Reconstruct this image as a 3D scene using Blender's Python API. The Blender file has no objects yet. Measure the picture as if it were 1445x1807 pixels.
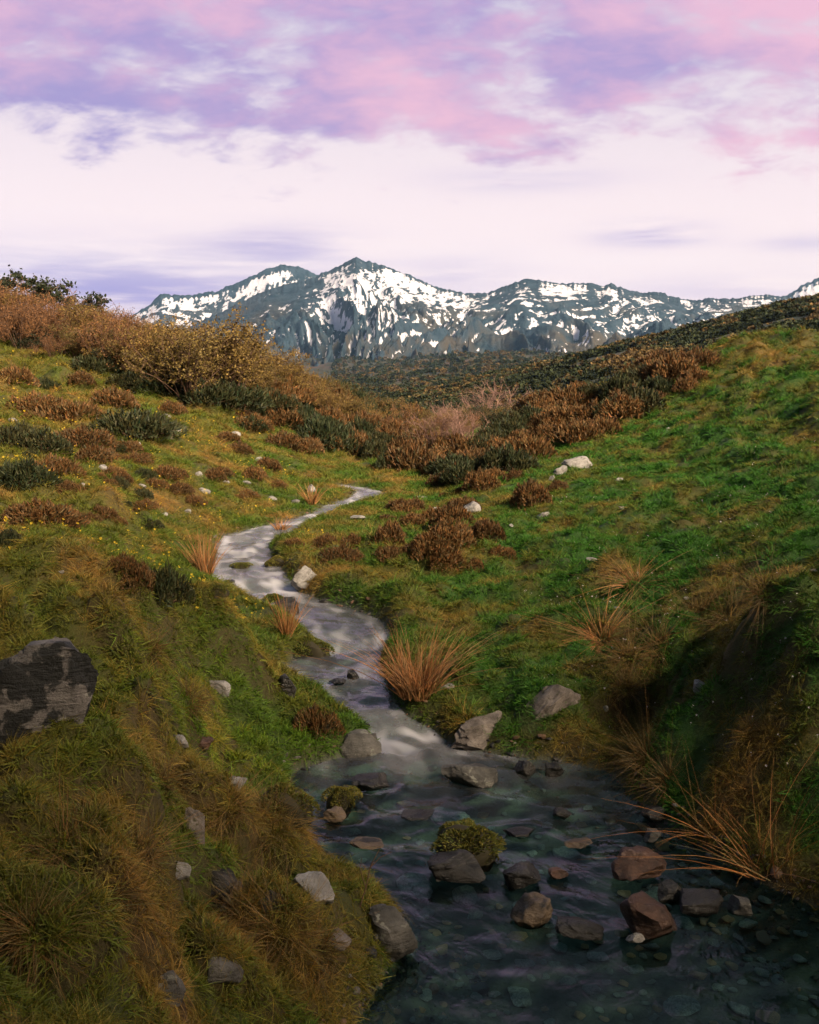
import bpy, bmesh, math, random
import numpy as np
from mathutils import Vector, Matrix, Euler

# ------------------------------------------------------------------ camera, sky, sun, exposure
SC = bpy.context.scene
F, CX, CY, PITCH, CAMH = 1937.0, 722.5, 903.5, math.radians(8.3), 3.0
cam = bpy.data.cameras.new('camera'); cam_o = bpy.data.objects.new('camera', cam)
SC.collection.objects.link(cam_o); SC.camera = cam_o
cam.sensor_fit = 'VERTICAL'; cam.sensor_height = 24; cam.lens = 12 / (CY / F)
cam.clip_start = 0.05; cam.clip_end = 30000
cam_o.location = (0, 0, CAMH); cam_o.rotation_euler = (math.pi/2 - PITCH, 0, 0)

SUN_EL, SUN_AZ = math.radians(32), math.radians(136)      # azimuth from +Y towards +X
SUN_DIR = Vector((math.sin(SUN_AZ)*math.cos(SUN_EL), math.cos(SUN_AZ)*math.cos(SUN_EL), math.sin(SUN_EL)))
sun = bpy.data.lights.new('sun', 'SUN'); sun.energy = 4.6; sun.angle = math.radians(20); sun.color = (1.0, 0.79, 0.56)
sun_o = bpy.data.objects.new('sun', sun); SC.collection.objects.link(sun_o)
sun_o.rotation_euler = SUN_DIR.to_track_quat('Z', 'Y').to_euler()

class NT:
    """small helper for node trees"""
    def __init__(s, tree): s.t = tree; s.n = tree.nodes; s.l = tree.links
    def put(s, sock, v):
        if isinstance(v, bpy.types.NodeSocket): s.l.new(v, sock)
        elif v is not None:
            try: sock.default_value = v
            except Exception:
                sock.default_value = tuple(v) + (1.0,) if len(v) == 3 else v
    def node(s, typ, props=None, **ins):
        n = s.n.new(typ)
        for k, v in (props or {}).items(): setattr(n, k, v)
        for k, v in ins.items():
            key = int(k[1:]) if k[0] == 'i' and k[1:].isdigit() else k.replace('_', ' ')
            s.put(n.inputs[key], v)
        return n
    def math(s, op, a, b=0.0, c=None, clamp=False):
        n = s.node('ShaderNodeMath', {'operation': op, 'use_clamp': clamp}); s.put(n.inputs[0], a); s.put(n.inputs[1], b)
        if c is not None: s.put(n.inputs[2], c)
        return n.outputs[0]
    def mix(s, f, a, b, mode='MIX'):
        n = s.node('ShaderNodeMix', {'data_type': 'RGBA', 'blend_type': mode}); s.put(n.inputs[0], f); s.put(n.inputs[6], a); s.put(n.inputs[7], b)
        return n.outputs[2]
    def step(s, v, lo, hi):
        n = s.node('ShaderNodeMapRange', {'interpolation_type': 'SMOOTHSTEP'}); s.put(n.inputs[0], v); s.put(n.inputs[1], lo); s.put(n.inputs[2], hi)
        return n.outputs[0]
    def noise(s, vec, scale, detail=4, rough=.55, dist=0.0):
        n = s.node('ShaderNodeTexNoise', None, Scale=scale, Detail=detail, Roughness=rough, Distortion=dist); s.put(n.inputs['Vector'], vec)
        return n.outputs[0]

W = bpy.data.worlds.new('World'); SC.world = W; W.use_nodes = True
w = NT(W.node_tree); w.n.clear()
tc = w.node('ShaderNodeTexCoord').outputs['Generated']
sep = w.node('ShaderNodeSeparateXYZ', None, Vector=tc)
zc = w.math('MAXIMUM', sep.outputs[2], 0.0)
sky = w.node('ShaderNodeTexSky', {'sky_type': 'NISHITA', 'sun_disc': False, 'sun_elevation': SUN_EL, 'sun_rotation': SUN_AZ, 'altitude': 1300.0, 'air_density': 1.0, 'dust_density': 1.5, 'ozone_density': 2.0})
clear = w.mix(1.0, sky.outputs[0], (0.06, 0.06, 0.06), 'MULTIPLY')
# pale pink veil of high thin cloud, strongest low in the sky
veil = w.mix(w.step(zc, 0.05, 0.36), (0.55, 0.445, 0.44), (0.32, 0.30, 0.36))
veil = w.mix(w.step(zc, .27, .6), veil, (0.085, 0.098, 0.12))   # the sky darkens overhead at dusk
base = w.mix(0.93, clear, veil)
# layer of broken cloud on a plane overhead
den = w.math('ADD', zc, 0.30)
px_ = w.math('DIVIDE', sep.outputs[0], den); py_ = w.math('DIVIDE', sep.outputs[1], den)
pv = w.node('ShaderNodeCombineXYZ', None, X=px_, Y=py_, Z=0.0).outputs[0]
mp = w.node('ShaderNodeMapping', None, Vector=pv, Rotation=(0, 0, math.radians(26)), Scale=(0.9, 1.12, 1), Location=(3.1, 0.7, 0)).outputs[0]
n1 = w.noise(mp, 4.4, 9, .55, .3); n2 = w.noise(mp, 13, 7, .6, .4); n3 = w.noise(mp, 2.6, 5, .55)
cov = w.math('ADD', w.math('MULTIPLY', n1, .66), w.math('MULTIPLY', n2, .34))
fade = w.step(zc, 0.10, 0.215)
cov = w.math('ADD', cov, w.math('MULTIPLY', w.math('SUBTRACT', fade, 1.0), .30))
cl = w.step(cov, .345, .53)
pinkness = w.step(w.math('ADD', w.math('ADD', n3, w.math('MULTIPLY', n2, .35)), w.math('MULTIPLY', px_, .16)), .50, .92)
ccol = w.mix(pinkness, (0.165, 0.135, 0.295), (0.42, 0.24, 0.32))
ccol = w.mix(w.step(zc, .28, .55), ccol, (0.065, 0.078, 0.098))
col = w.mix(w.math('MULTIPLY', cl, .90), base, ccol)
# thin low streaks near the horizon (lavender banks)
az = w.math('ARCTAN2', sep.outputs[0], sep.outputs[1])
lv = w.node('ShaderNodeCombineXYZ', None, X=w.math('MULTIPLY', az, 7.0), Y=w.math('MULTIPLY', zc, 60.0), Z=0.0).outputs[0]
ln = w.noise(lv, 1.0, 5, .55, .2)
def bank(a0, z0, ra, rz, lo, hi):
    e = w.math('ADD', w.math('POWER', w.math('ABSOLUTE', w.math('DIVIDE', w.math('SUBTRACT', az, a0), ra)), 2.0),
               w.math('POWER', w.math('ABSOLUTE', w.math('DIVIDE', w.math('SUBTRACT', zc, z0), rz)), 2.0))
    return w.math('MULTIPLY', w.math('EXPONENT', w.math('MULTIPLY', e, -1.3)), w.step(ln, .25, .62))
for a0, z0, ra, rz, st in ((-.27, .050, .24, .040, 1.0), (-.12, .092, .07, .018, .7), (.212, .100, .05, .011, .9), (.34, .09, .05, .008, .4), (.30, .052, .16, .016, .35), (.05, .066, .06, .02, .35), (.10, .148, .09, .012, .35)):
    col = w.mix(w.math('MULTIPLY', bank(a0, z0, ra, rz, .05, .75), st), col, (0.215, 0.18, 0.34))
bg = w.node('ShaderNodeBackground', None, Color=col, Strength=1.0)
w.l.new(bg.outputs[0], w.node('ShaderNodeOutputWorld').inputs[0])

SC.view_settings.view_transform = 'Standard'; SC.view_settings.look = 'None'; SC.view_settings.gamma = 1.0
SC.view_settings.exposure = 1.1; SC.view_settings.use_curve_mapping = False
SC.cycles.use_denoising = True; SC.cycles.max_bounces = 4; SC.cycles.transparent_max_bounces = 8; SC.cycles.use_adaptive_sampling = True; SC.cycles.adaptive_threshold = .03
SC.cycles.diffuse_bounces = 2; SC.cycles.glossy_bounces = 2; SC.cycles.volume_bounces = 0; SC.cycles.caustics_reflective = False; SC.cycles.caustics_refractive = False

# ------------------------------------------------------------------ numeric helpers
RNG = np.random.default_rng(11); random.seed(11)
def _grad(ix, iy, seed):
    n = (ix.astype(np.int64)*374761393 + iy.astype(np.int64)*668265263 + seed*1274126177) & 0xFFFFFFFF
    n = ((n ^ (n >> 13))*1274126177) & 0xFFFFFFFF
    n = ((n ^ (n >> 15))*2246822519) & 0xFFFFFFFF
    a = (n ^ (n >> 16)) / 4294967296.0 * 2*np.pi
    return np.cos(a), np.sin(a)
def noise(x, y, seed=0):
    x = np.asarray(x, float); y = np.asarray(y, float)
    ix = np.floor(x); iy = np.floor(y); fx = x-ix; fy = y-iy
    u = fx**3*(fx*(fx*6-15)+10); v = fy**3*(fy*(fy*6-15)+10)
    def g(dx, dy):
        gx, gy = _grad(ix+dx, iy+dy, seed); return gx*(fx-dx)+gy*(fy-dy)
    return 1.5*((g(0,0)*(1-u)+g(1,0)*u)*(1-v)+(g(0,1)*(1-u)+g(1,1)*u)*v)
def fbm(x, y, seed=0, octv=4, gain=.5):
    s = 0; a = 1
    for k in range(octv): s = s + a*noise(x, y, seed+k*17); x = x*2.03+5.2; y = y*2.03+1.3; a *= gain
    return s
def sst(a, b, x):
    t = np.clip((x-a)/(b-a), 0, 1); return t*t*(3-2*t)
def raydir(px, py):
    xx = (np.asarray(px, float)-CX)/F; yv = (CY-np.asarray(py, float))/F
    return xx, math.cos(PITCH)+yv*math.sin(PITCH), -math.sin(PITCH)+yv*math.cos(PITCH)
def pt(px, py, D):
    x, y, z = raydir(px, py); return np.array([x/y*D, D, CAMH+z/y*D])

class TPS:
    def __init__(s, P, z, reg=1e-3):
        s.P = P; n = len(P); K = s.k(P, P)+np.eye(n)*reg
        A = np.zeros((n+3, n+3)); A[:n,:n] = K; A[:n,n] = 1; A[:n,n+1:] = P; A[n,:n] = 1; A[n+1:,:n] = P.T
        s.w = np.linalg.solve(A, np.r_[z, 0, 0, 0])
    def k(s, A, B):
        r2 = ((A[:,None,:]-B[None,:,:])**2).sum(2); return .5*r2*np.log(r2+1e-12)
    def __call__(s, Q):
        out = np.empty(len(Q)); n = len(s.P)
        for i in range(0, len(Q), 20000):
            q = Q[i:i+20000]; out[i:i+20000] = s.k(q, s.P)@s.w[:n]+s.w[n]+q@s.w[n+1:]
        return out
def uv_of(x, y):
    d = np.maximum(y, 1.2); return np.stack([np.clip(x/d, -1.6, 1.6)*2.2, np.log(d)], 1)

# ------------------------------------------------------------------ the stream's course (edges read off the photograph)
def zw(D):
    D = np.minimum(np.asarray(D, float), 23.0)
    return .017*(D-4)+.085*sst(8.05, 8.55, D)+.05*sst(10.2, 10.5, D)+.05*sst(12.4, 12.8, D)
def on_water(px, py):
    x, y, z = raydir(px, py); D = 6.0
    for _ in range(60): D = .5*D+.5*(CAMH-zw(D))*y/-z
    return float(x/y*D), float(D)
ROWS = [(1860,590,1750),(1807,625,1700),(1740,665,1640),(1690,690,1600),(1640,712,1530),(1600,690,1440),(1565,640,1360),(1530,560,1290),(1500,528,1245),
        (1460,512,1190),(1430,512,1150),(1405,520,1118),(1385,508,1100),(1362,512,1080),(1345,560,1010),(1330,620,880),(1312,660,800),
        (1285,640,770),(1262,600,722),(1235,568,698),(1205,515,688),(1180,492,680),(1160,520,676),(1140,560,690),(1118,530,694),(1095,500,678),
        (1078,455,640),(1060,430,575),(1042,392,530),(1022,345,515),(1000,362,500),(980,378,484),(962,376,478),(945,392,505),(932,440,532),
        (920,500,548),(908,540,584),(897,556,600),(886,590,640),(877,615,675),(868,625,680),(861,598,650),(855,588,610)]
LE = np.array([on_water(a, r) for r, a, b in ROWS]); RE = np.array([on_water(b, r) for r, a, b in ROWS])
LE = np.vstack([[-.2+.9, -6], [.35, 0.5], [.15, 2.5], LE]); RE = np.vstack([[6.5, -6], [5.2, .5], [3.6, 2.5], RE])
POLY = np.vstack([LE, RE[::-1]])
def sdist(x, y):
    """signed distance to the water's edge, negative in the water"""
    P = np.stack([x, y], 1); d = np.full(len(P), 1e9); ins = np.zeros(len(P), bool)
    for i in range(len(POLY)):
        a = POLY[i]; b = POLY[(i+1) % len(POLY)]; ab = b-a
        t = np.clip(((P-a)@ab)/(ab@ab+1e-12), 0, 1); q = P-(a+t[:,None]*ab); d = np.minimum(d, (q*q).sum(1))
        c = (a[1] > P[:,1]) != (b[1] > P[:,1])
        ins ^= c & (P[:,0] < (b[0]-a[0])*(P[:,1]-a[1])/(b[1]-a[1]+1e-12)+a[0])
    d = np.sqrt(d); return np.where(ins, -d, d)

# ------------------------------------------------------------------ lie of the land near by (px, py, distance)
CTRL = [(-500,1807,1.9),(-300,1400,3.2),(-350,1100,5.2),(0,1807,2.85),(300,1807,3.35),(540,1790,3.9),(0,1500,3.9),(180,1500,4.1),(0,1250,5.2),(180,1270,5.6),(0,1110,6.2),(170,1120,6.4),(0,980,8.6),(150,990,8.6),
    (-300,950,9),(0,905,12.6),(0,800,16),(0,700,21),(0,640,25),(0,550,34),(-400,800,14),(-400,600,22),(-400,500,34),(200,1100,7.3),(400,1150,8.0),(430,1100,9.3),(380,1075,10.7),(330,1050,11.6),(300,1250,6.2),(480,1260,7.9),
    (300,1350,5.5),(450,1380,6.4),(460,1450,5.9),(300,1500,4.9),(500,1600,5.0),(400,1700,4.3),(680,1630,5.05),(300,1010,12.2),(340,945,14.8),(200,900,14),(200,800,18),(200,700,23.5),(200,640,28),(200,606,36),
    (400,870,17.8),(400,760,23),(400,700,27),(400,655,32),(420,668,40),(550,835,21),(600,800,25.5),(600,748,31),(600,712,38),(600,706,48),(700,845,22.5),(720,805,27),(740,775,36),(760,765,50),(830,755,70),(600,730,80),(200,640,70),
    (1445,1510,5.55),(1445,1400,5.5),(1445,1250,6.0),(1445,1100,7.0),(1445,1000,8.4),(1445,940,10.2),(1445,850,13),(1445,750,17),(1445,650,22),(1445,622,25.5),(1340,612,27),(1900,1400,4.6),(1900,1000,7.5),(1900,750,14),(1900,600,24),
    (1210,1350,6.5),(1200,1200,7.6),(1060,1260,7.9),(1000,1200,8.3),(1200,1000,10.6),(1200,900,14),(1200,800,19),(1220,700,24.5),(1235,632,29),(1000,1000,12),(1000,900,15.5),(1000,800,21),(1000,745,26),(1050,700,34),(850,1050,11.5),(850,950,14.6),(850,850,19),(850,790,25),
    (650,915,17.6),(720,872,19.6),(740,1010,12.6),(900,1130,10),(900,772,38),(950,768,52),(1100,722,40),(1200,715,50),(1340,670,45),(1500,660,50),(1000,760,80),(1300,730,80),(850,765,80),(1150,745,65)]
_c = np.array([pt(*c) for c in CTRL])
_land = TPS(uv_of(_c[:,0], _c[:,1]), _c[:,2], 2e-3)
def dryness(x, y):
    """0 green turf .. 1 straw, from the look of the place"""
    u = uv_of(x, y); s = np.zeros(len(x)); wt = np.zeros(len(x))
    for (q, v) in DRY:
        d2 = ((u-q)**2).sum(1)+.01; k = 1/d2**1.5; s += k*v; wt += k
    return s/wt
def hummock(x, y, e):
    right = sst(-.5, 1.5, x-.02*y); amp = 1-.2*right*sst(7, 12, y)
    big = np.abs(noise(x/1.5+.3*noise(x, y, 5), y/1.5, 1))*.26+np.abs(noise(x/.62, y/.62, 2))*.20*(1+.7*sst(9, 6, y))
    fine = np.abs(noise(x/.27, y/.27, 3))*.10+noise(x/.11, y/.11, 4)*.012
    far = sst(10, 22, y)
    return amp*((big+fine-.15)*sst(0, .7+1.2*far+6*sst(14, 16, y)*sst(27, 24, y), e)*(1+.35*far)+.22*far*noise(x/3.6, y/3.6, 8)*sst(.5, 4, e))
SCARP = []   # broken bank edges: (line, drop, width); the ground falls away on the near side of each line
def scarp(x, y):
    out = np.zeros(len(x)); P = np.stack([x, y], 1)
    for line, drop, wd in SCARP:
        best = np.full(len(x), 1e9); sgn = np.zeros(len(x)); tt_ = np.zeros(len(x)); n = len(line)-1
        for i in range(n):
            a, b = line[i], line[i+1]; ab = b-a; t = np.clip(((P-a)@ab)/(ab@ab), 0, 1); q = P-(a+t[:,None]*ab); d = np.hypot(q[:,0], q[:,1]); k = d < best
            best = np.where(k, d, best); sgn = np.where(k, ab[0]*q[:,1]-ab[1]*q[:,0], sgn); tt_ = np.where(k, (i+t)/n, tt_)
        best = best+.05*noise(x/.17, y/.17, 66); ends = sst(0, .2, tt_)*sst(1, .8, tt_)
        out += np.where(sgn < 0, drop*sst(0, .07, best)*np.exp(-(np.maximum(best-.1, 0)/wd)**2)*ends, 0)
    return out
BUMPS = []   # single grassy hummocks: (x, y, radius, height)
def bumps(x, y):
    out = np.zeros(len(x)); wx = x+.07*noise(x/.3, y/.3, 68); wy_ = y+.07*noise(x/.3, y/.3, 69)
    for bx_, by_, r, h_ in BUMPS:
        q = np.hypot(wx-bx_, wy_-by_)/r; out = np.maximum(out, h_*np.sqrt(np.clip(1-q**3, 0, 1)))
    return out
def ground(x, y, detail=True):
    x = np.asarray(x, float).ravel(); y = np.asarray(y, float).ravel()
    e = sdist(x, y); zl = _land(uv_of(x, y)); wl = zw(y)
    low = 1-.75*sst(14.2, 15.6, y)   # the far stretch runs almost level with its turf banks
    zl = np.where((e < 2) & (low < 1), wl+(zl-wl)*(low+(1-low)*sst(.3, 2, e)), zl)
    zl = np.maximum(zl, wl+.10*low+.10*np.clip(e, 0, 3)*low-30*sst(23.5, 34, y))
    bk = wl+.20*low*(1-np.exp(-np.maximum(e, 0)/.07))
    out = bk+(zl-bk)*sst(.05, .95, e)
    if detail: out = out+hummock(x, y, e)+(bumps(x, y)-scarp(x, y))*sst(0, .3, e)
    out = np.maximum(out, wl+.03*sst(0, .05, e)-30*sst(23.5, 34, y))
    dp = .12+.24*sst(9, 5, y)
    ins = wl+.015-dp*(1-np.exp(np.minimum(e, 0)/.22))+(.025*noise(x/.3, y/.3, 21) if detail else 0)*sst(0, -.2, e)
    z = np.where(e > 0, out, ins)
    # steep rise added behind the camera, out of view, to shade the foreground
    back = np.maximum(0, -.8-y); z = z+sst(0, 2, back)*back*1.34*np.where(e < 0, .0, 1)
    return z
def cast(px, py, d0=1.6, d1=110, water=True):
    """where the line of sight through a pixel meets the ground or the water"""
    x, y, z = raydir(px, py); 
    for n_s in (420, 40):
        D = np.geomspace(d0, d1, n_s); g = ground(x/y*D, D)
        if water: g = np.maximum(g, zw(D))
        below = (CAMH+z/y*D) < g
        if not below.any(): return None
        i = int(np.argmax(below)); d0, d1 = D[max(i-1, 0)], D[i]
    return np.array([x/y*D[i], D[i], g[i]])
for pxs, drop, wd in (([(1010,1262),(1070,1232),(1150,1200),(1230,1165)], .15, .3), ([(150,1440),(260,1470),(350,1490),(440,1500),(520,1540)], .24, .30), ([(200,1290),(300,1290),(390,1335),(440,1380)], .12, .25), ([(250,1610),(330,1640),(420,1650),(520,1640)], -.10, .3)):
    SCARP.append((np.array([cast(a, b)[:2] for a, b in pxs]), drop, wd))
_b = []
for a, b, r, h_ in ((470,1500,90,.15),(385,1450,70,.13),(220,1450,90,.15),(120,1560,110,.15),(220,1650,100,.15),(60,1700,110,.13),(520,1660,110,.14),(640,1640,66,.08),(400,1730,80,.11),(250,1200,90,.15),(420,1150,80,.13),(190,1060,100,.12),(300,1350,80,.11),(90,1400,90,.13),(520,1190,56,.08),(60,1020,90,.1),
        (1000,1300,80,.12),(1180,1140,90,.10),(1275,1080,90,.09),(1320,1290,110,.13),(1180,1370,80,.15),(1080,1100,80,.1),(950,1130,90,.09),(1400,1200,110,.15),(880,1220,80,.08),(1350,1400,100,.12),(1100,1010,90,.1),(1250,960,100,.1),(700,1060,60,.1),(620,1030,60,.1)):
    h = cast(a, b); k = float(np.linalg.norm(h-np.array([0, 0, CAMH]))/F); _b.append((h[0], h[1]+r*k*.5, r*k, h_*(1.6 if a < 700 and b > 1130 else 1)))
BUMPS.extend(_b)
_dry_px = [(100,700,.55),(300,800,.62),(100,900,.6),(400,860,.55),(250,960,.5),(0,980,.55),(150,1080,.55),(250,1180,.62),(100,1350,.5),(200,1500,.6),(100,1700,.62),(350,1650,.65),(480,1480,.75),(600,1650,.6),(420,1330,.12),(400,1250,.25),(520,1290,.2),(450,1140,.4),(400,1060,.5),(300,1010,.3),(560,880,.4),(700,860,.5),
    (900,1100,.18),(1000,1000,.16),(1200,960,.06),(1400,960,.06),(1300,850,.14),(1100,800,.2),(1300,700,.2),(1340,610,.6),(1440,620,.5),(1000,850,.3),(800,940,.42),(700,1000,.4),(950,1200,.1),(850,1170,.15),(1060,1110,.4),(1150,1190,.8),(1280,1110,.75),(1200,1320,.5),(1350,1300,.25),(1400,1150,.45),(1300,1450,.5),(1440,1380,.3),(1000,1290,.25)]
DRY = []
for a, b, v in _dry_px:
    h = cast(a, b, water=False)
    if h is not None: DRY.append((uv_of(np.array([h[0]]), np.array([h[1]]))[0], v))

# ------------------------------------------------------------------ object helpers
COL = SC.collection
def new_obj(name, data, parent=None, mat=None):
    o = bpy.data.objects.new(name, data); COL.objects.link(o)
    if parent is not None: o.parent = parent
    if mat is not None and data is not None and not data.materials: data.materials.append(mat)
    return o
def tag(o, label=None, cat=None, group=None, kind=None):
    for k, v in (('label', label), ('category', cat), ('group', group), ('kind', kind)):
        if v: o[k] = v
    return o
def mesh(name, V, Fc, smooth=True):
    me = bpy.data.meshes.new(name); V = np.asarray(V, np.float32)
    if isinstance(Fc, np.ndarray):
        k = Fc.shape[1]; n = len(Fc)
        me.vertices.add(len(V)); me.vertices.foreach_set('co', V.ravel()); me.loops.add(n*k); me.polygons.add(n)
        me.loops.foreach_set('vertex_index', Fc.astype(np.int32).ravel()); me.polygons.foreach_set('loop_start', np.arange(0, n*k, k, dtype=np.int32))
        me.update(calc_edges=True)
    else: me.from_pydata(V.tolist(), [], Fc)
    me.polygons.foreach_set('use_smooth', np.full(len(me.polygons), smooth)); me.update()
    return me
def vcol(me, name, C):
    a = me.attributes.new(name, 'FLOAT_COLOR', 'POINT'); C = np.asarray(C, np.float32)
    if C.shape[1] == 3: C = np.c_[C, np.ones(len(C))]
    a.data.foreach_set('color', C.astype(np.float32).ravel())
def vflt(me, name, v):
    a = me.attributes.new(name, 'FLOAT', 'POINT'); a.data.foreach_set('value', np.asarray(v, np.float32))
def grid_faces(nr, nc):
    i = np.arange(nr-1)[:,None]*nc+np.arange(nc-1)[None,:]; i = i.ravel(); return np.stack([i, i+1, i+nc+1, i+nc], 1)
def newmat(name):
    m = bpy.data.materials.new(name); m.use_nodes = True; t = NT(m.node_tree); t.n.clear()
    out = t.node('ShaderNodeOutputMaterial'); return m, t, out
def attr(t, name, typ='GEOMETRY'):
    return t.node('ShaderNodeAttribute', {'attribute_name': name, 'attribute_type': typ})
def bump(t, h, strength=.5, dist=.02):
    return t.node('ShaderNodeBump', None, Strength=strength, Distance=dist, Height=h).outputs[0]

# ------------------------------------------------------------------ materials
def leafy(name, source, var='bladevar', transl=.25, rough=.6):
    """thin plant tissue: source gives the colour (a tint attribute of the instance, or fixed colours varied per object)"""
    m, t, out = newmat(name)
    if source == 'tint': c = attr(t, 'tint', 'INSTANCER').outputs['Color']
    else:
        rnd = t.node('ShaderNodeObjectInfo').outputs['Random']
        c = t.mix(rnd, source[0], source[1])
    v = attr(t, var).outputs['Color']
    c = t.mix(1.0, c, v, 'MULTIPLY')
    p = t.node('ShaderNodeBsdfPrincipled', None, Base_Color=c, Roughness=rough); p.inputs['Specular IOR Level'].default_value = .25
    t.l.new(p.outputs[0], out.inputs[0]); return m
M_GRASS = leafy('grass_blades', 'tint')
M_PEBBLE = leafy('pebble', 'tint', rough=.5)
M_FAR = leafy('far_leaves', 'tint', transl=.1, rough=.8)
M_RUSH = leafy('dry_rush', ((.40, .19, .06), (.34, .17, .07)))
M_STRAW = leafy('straw_blades', ((.15, .098, .034), (.23, .145, .048)))
M_HEATH = leafy('heather_leaves', ((.10, .056, .022), (.15, .082, .03)), transl=.1)
M_HEATHG = leafy('green_heath_leaves', ((.030, .040, .016), (.045, .045, .018)), transl=.1)
M_OLIVE = leafy('olive_leaves', ((.10, .082, .024), (.23, .145, .036)), transl=.2)
M_RUST = leafy('rust_leaves', ((.13, .060, .026), (.25, .12, .045)), transl=.2)
M_DARK = leafy('evergreen_leaves', ((.020, .030, .016), (.032, .042, .018)), transl=.1)
M_MOSS = leafy('moss', ((.11, .125, .022), (.15, .135, .028)), transl=.1)
def twigmat(name, c1, c2):
    m, t, out = newmat(name); o = t.node('ShaderNodeTexCoord').outputs['Object']
    p = t.node('ShaderNodeBsdfPrincipled', None, Base_Color=t.mix(t.noise(o, 9, 3), c1, c2), Roughness=.85); t.l.new(p.outputs[0], out.inputs[0]); return m
M_TWIG = twigmat('brown_twigs', (.09, .05, .03), (.17, .10, .06))
M_PALETWIG = twigmat('pale_reddish_twigs', (.20, .11, .085), (.30, .18, .14))
M_BARK = twigmat('grey_bark', (.10, .075, .06), (.20, .16, .13))

def stone(name, c1, c2, lichen=None, rough=.75, scale=8.0, dark=None, lo=.52):
    m, t, out = newmat(name); o = t.node('ShaderNodeTexCoord').outputs['Object']
    rnd = t.node('ShaderNodeObjectInfo').outputs['Random']
    off = t.node('ShaderNodeVectorMath', {'operation': 'ADD'}); t.put(off.inputs[0], o); t.put(off.inputs[1], t.node('ShaderNodeCombineXYZ', None, X=t.math('MULTIPLY', rnd, 40)).outputs[0]); o = off.outputs[0]
    n = t.noise(o, scale, 8, .65, .3); c = t.mix(t.step(n, .35, .65), c1, c2)
    st = t.node('ShaderNodeMapping', None, Vector=o, Scale=(1, 1, 5), Rotation=(.3, .2, 0)).outputs[0]
    c = t.mix(t.math('MULTIPLY', t.step(t.noise(st, 6, 5, .6), .5, .62), .4), c, tuple(x*.45 for x in c1))
    if lichen: c = t.mix(t.step(t.noise(o, 15, 6, .6, .4), .60, .66), c, lichen)
    if dark: c = t.mix(t.step(t.noise(o, 6.5, 7, .62, .5), lo, lo+.06), c, dark)
    h = t.math('ADD', t.noise(o, 14, 9, .7), t.math('MULTIPLY', t.noise(st, 7, 5, .6), .8))
    p = t.node('ShaderNodeBsdfPrincipled', None, Base_Color=c, Roughness=rough, Normal=bump(t, h, .9, .03)); t.l.new(p.outputs[0], out.inputs[0]); return m
M_STONE = {
    'grey': stone('grey_stone', (.060, .058, .053), (.14, .132, .12), (.22, .22, .19)),
    'pale': stone('pale_stone', (.20, .19, .18), (.36, .345, .33), (.13, .125, .10)),
    'lichen': stone('lichen_stone', (.11, .10, .095), (.19, .175, .165), (.30, .29, .26), dark=(.016, .017, .017), lo=.47),
    'slate': stone('banded_slate', (.11, .092, .08), (.25, .215, .19), (.10, .09, .05)),
    'brown': stone('brown_stone', (.045, .024, .017), (.13, .068, .044), (.19, .12, .09), rough=.5),
    'wet': stone('wet_dark_stone', (.017, .016, .015), (.052, .048, .043), None, rough=.32),
    'tan': stone('tan_stone', (.09, .066, .045), (.18, .13, .085), None, rough=.5, dark=(.03, .026, .02), lo=.56),
    'bedgrey': stone('bed_stone_grey', (.22, .24, .21), (.44, .45, .40), None, rough=.6),
    'bedtan': stone('bed_stone_tan', (.42, .25, .12), (.58, .38, .20), None, rough=.6),
}

# ------------------------------------------------------------------ near ground
ths = np.unique(np.concatenate([np.linspace(-75, -25, 50), np.linspace(-25, 25, 520), np.linspace(25, 75, 50)]))
th = np.radians(ths); rr = np.concatenate([np.geomspace(1.1, 30, 560), np.geomspace(30.4, 120, 90)])
R, T = np.meshgrid(rr, th, indexing='ij'); gx = (R*np.tan(T)*.999).ravel() if False else (R*np.sin(T)).ravel(); gy = (R*np.cos(T)).ravel()
gz = ground(gx, gy); ge = sdist(gx, gy)
def turf_colour(x, y, jitter=0.0):
    d = dryness(x, y)-.07+.62*fbm(x/.8, y/.8, 31, 4, .62)+.16*noise(x/.16, y/.16, 35)+jitter
    d = np.clip(d, 0, 1)[:,None]
    warm = sst(.5, -1.0, x/np.maximum(y, 2)*2.2)[:,None]
    g = np.array([.036, .132, .010])*(1-warm)+np.array([.090, .118, .010])*warm
    mid = np.array([.125, .125, .018]); s = np.array([.22, .145, .040])
    c = np.where(d < .5, g+(mid-g)*d*2, mid+(s-mid)*(d*2-1))
    return c, d[:,0]
gc, gd = turf_colour(gx, gy)
_gy, _gx = np.gradient(gz.reshape(len(rr), len(th)), axis=0), np.gradient(gz.reshape(len(rr), len(th)), axis=1); _st = np.hypot(_gy/np.gradient(rr)[:,None], _gx/(np.gradient(th)[None,:]*rr[:,None])).ravel()
soil = np.array([.060, .030, .018]); nsl = 1-(1-sst(1.0, 2.0, _st)[:,None])*(1-.6* sst(.1, .5, noise(gx/.5, gy/.5, 41))[:,None])
gc = gc*.55*(1-.5*nsl)+soil*.5*nsl
bed = np.clip(-ge/.05+.6, 0, 1)[:,None]
bedc = np.array([.075, .085, .065])*(1+.5*noise(gx/.12, gy/.12, 44)[:,None]); gc = gc*(1-bed)+bedc*bed
me = mesh('ground', np.stack([gx, gy, gz], 1), grid_faces(len(rr), len(th))); vcol(me, 'soilcol', np.clip(gc, .005, 1))
m, t, out = newmat('turf_soil'); o = t.node('ShaderNodeTexCoord').outputs['Object']
c = t.mix(1.0, attr(t, 'soilcol').outputs['Color'], t.mix(t.noise(o, 30, 6, .7), (.55, .55, .55), (1.5, 1.45, 1.3)), 'MULTIPLY')
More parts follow.
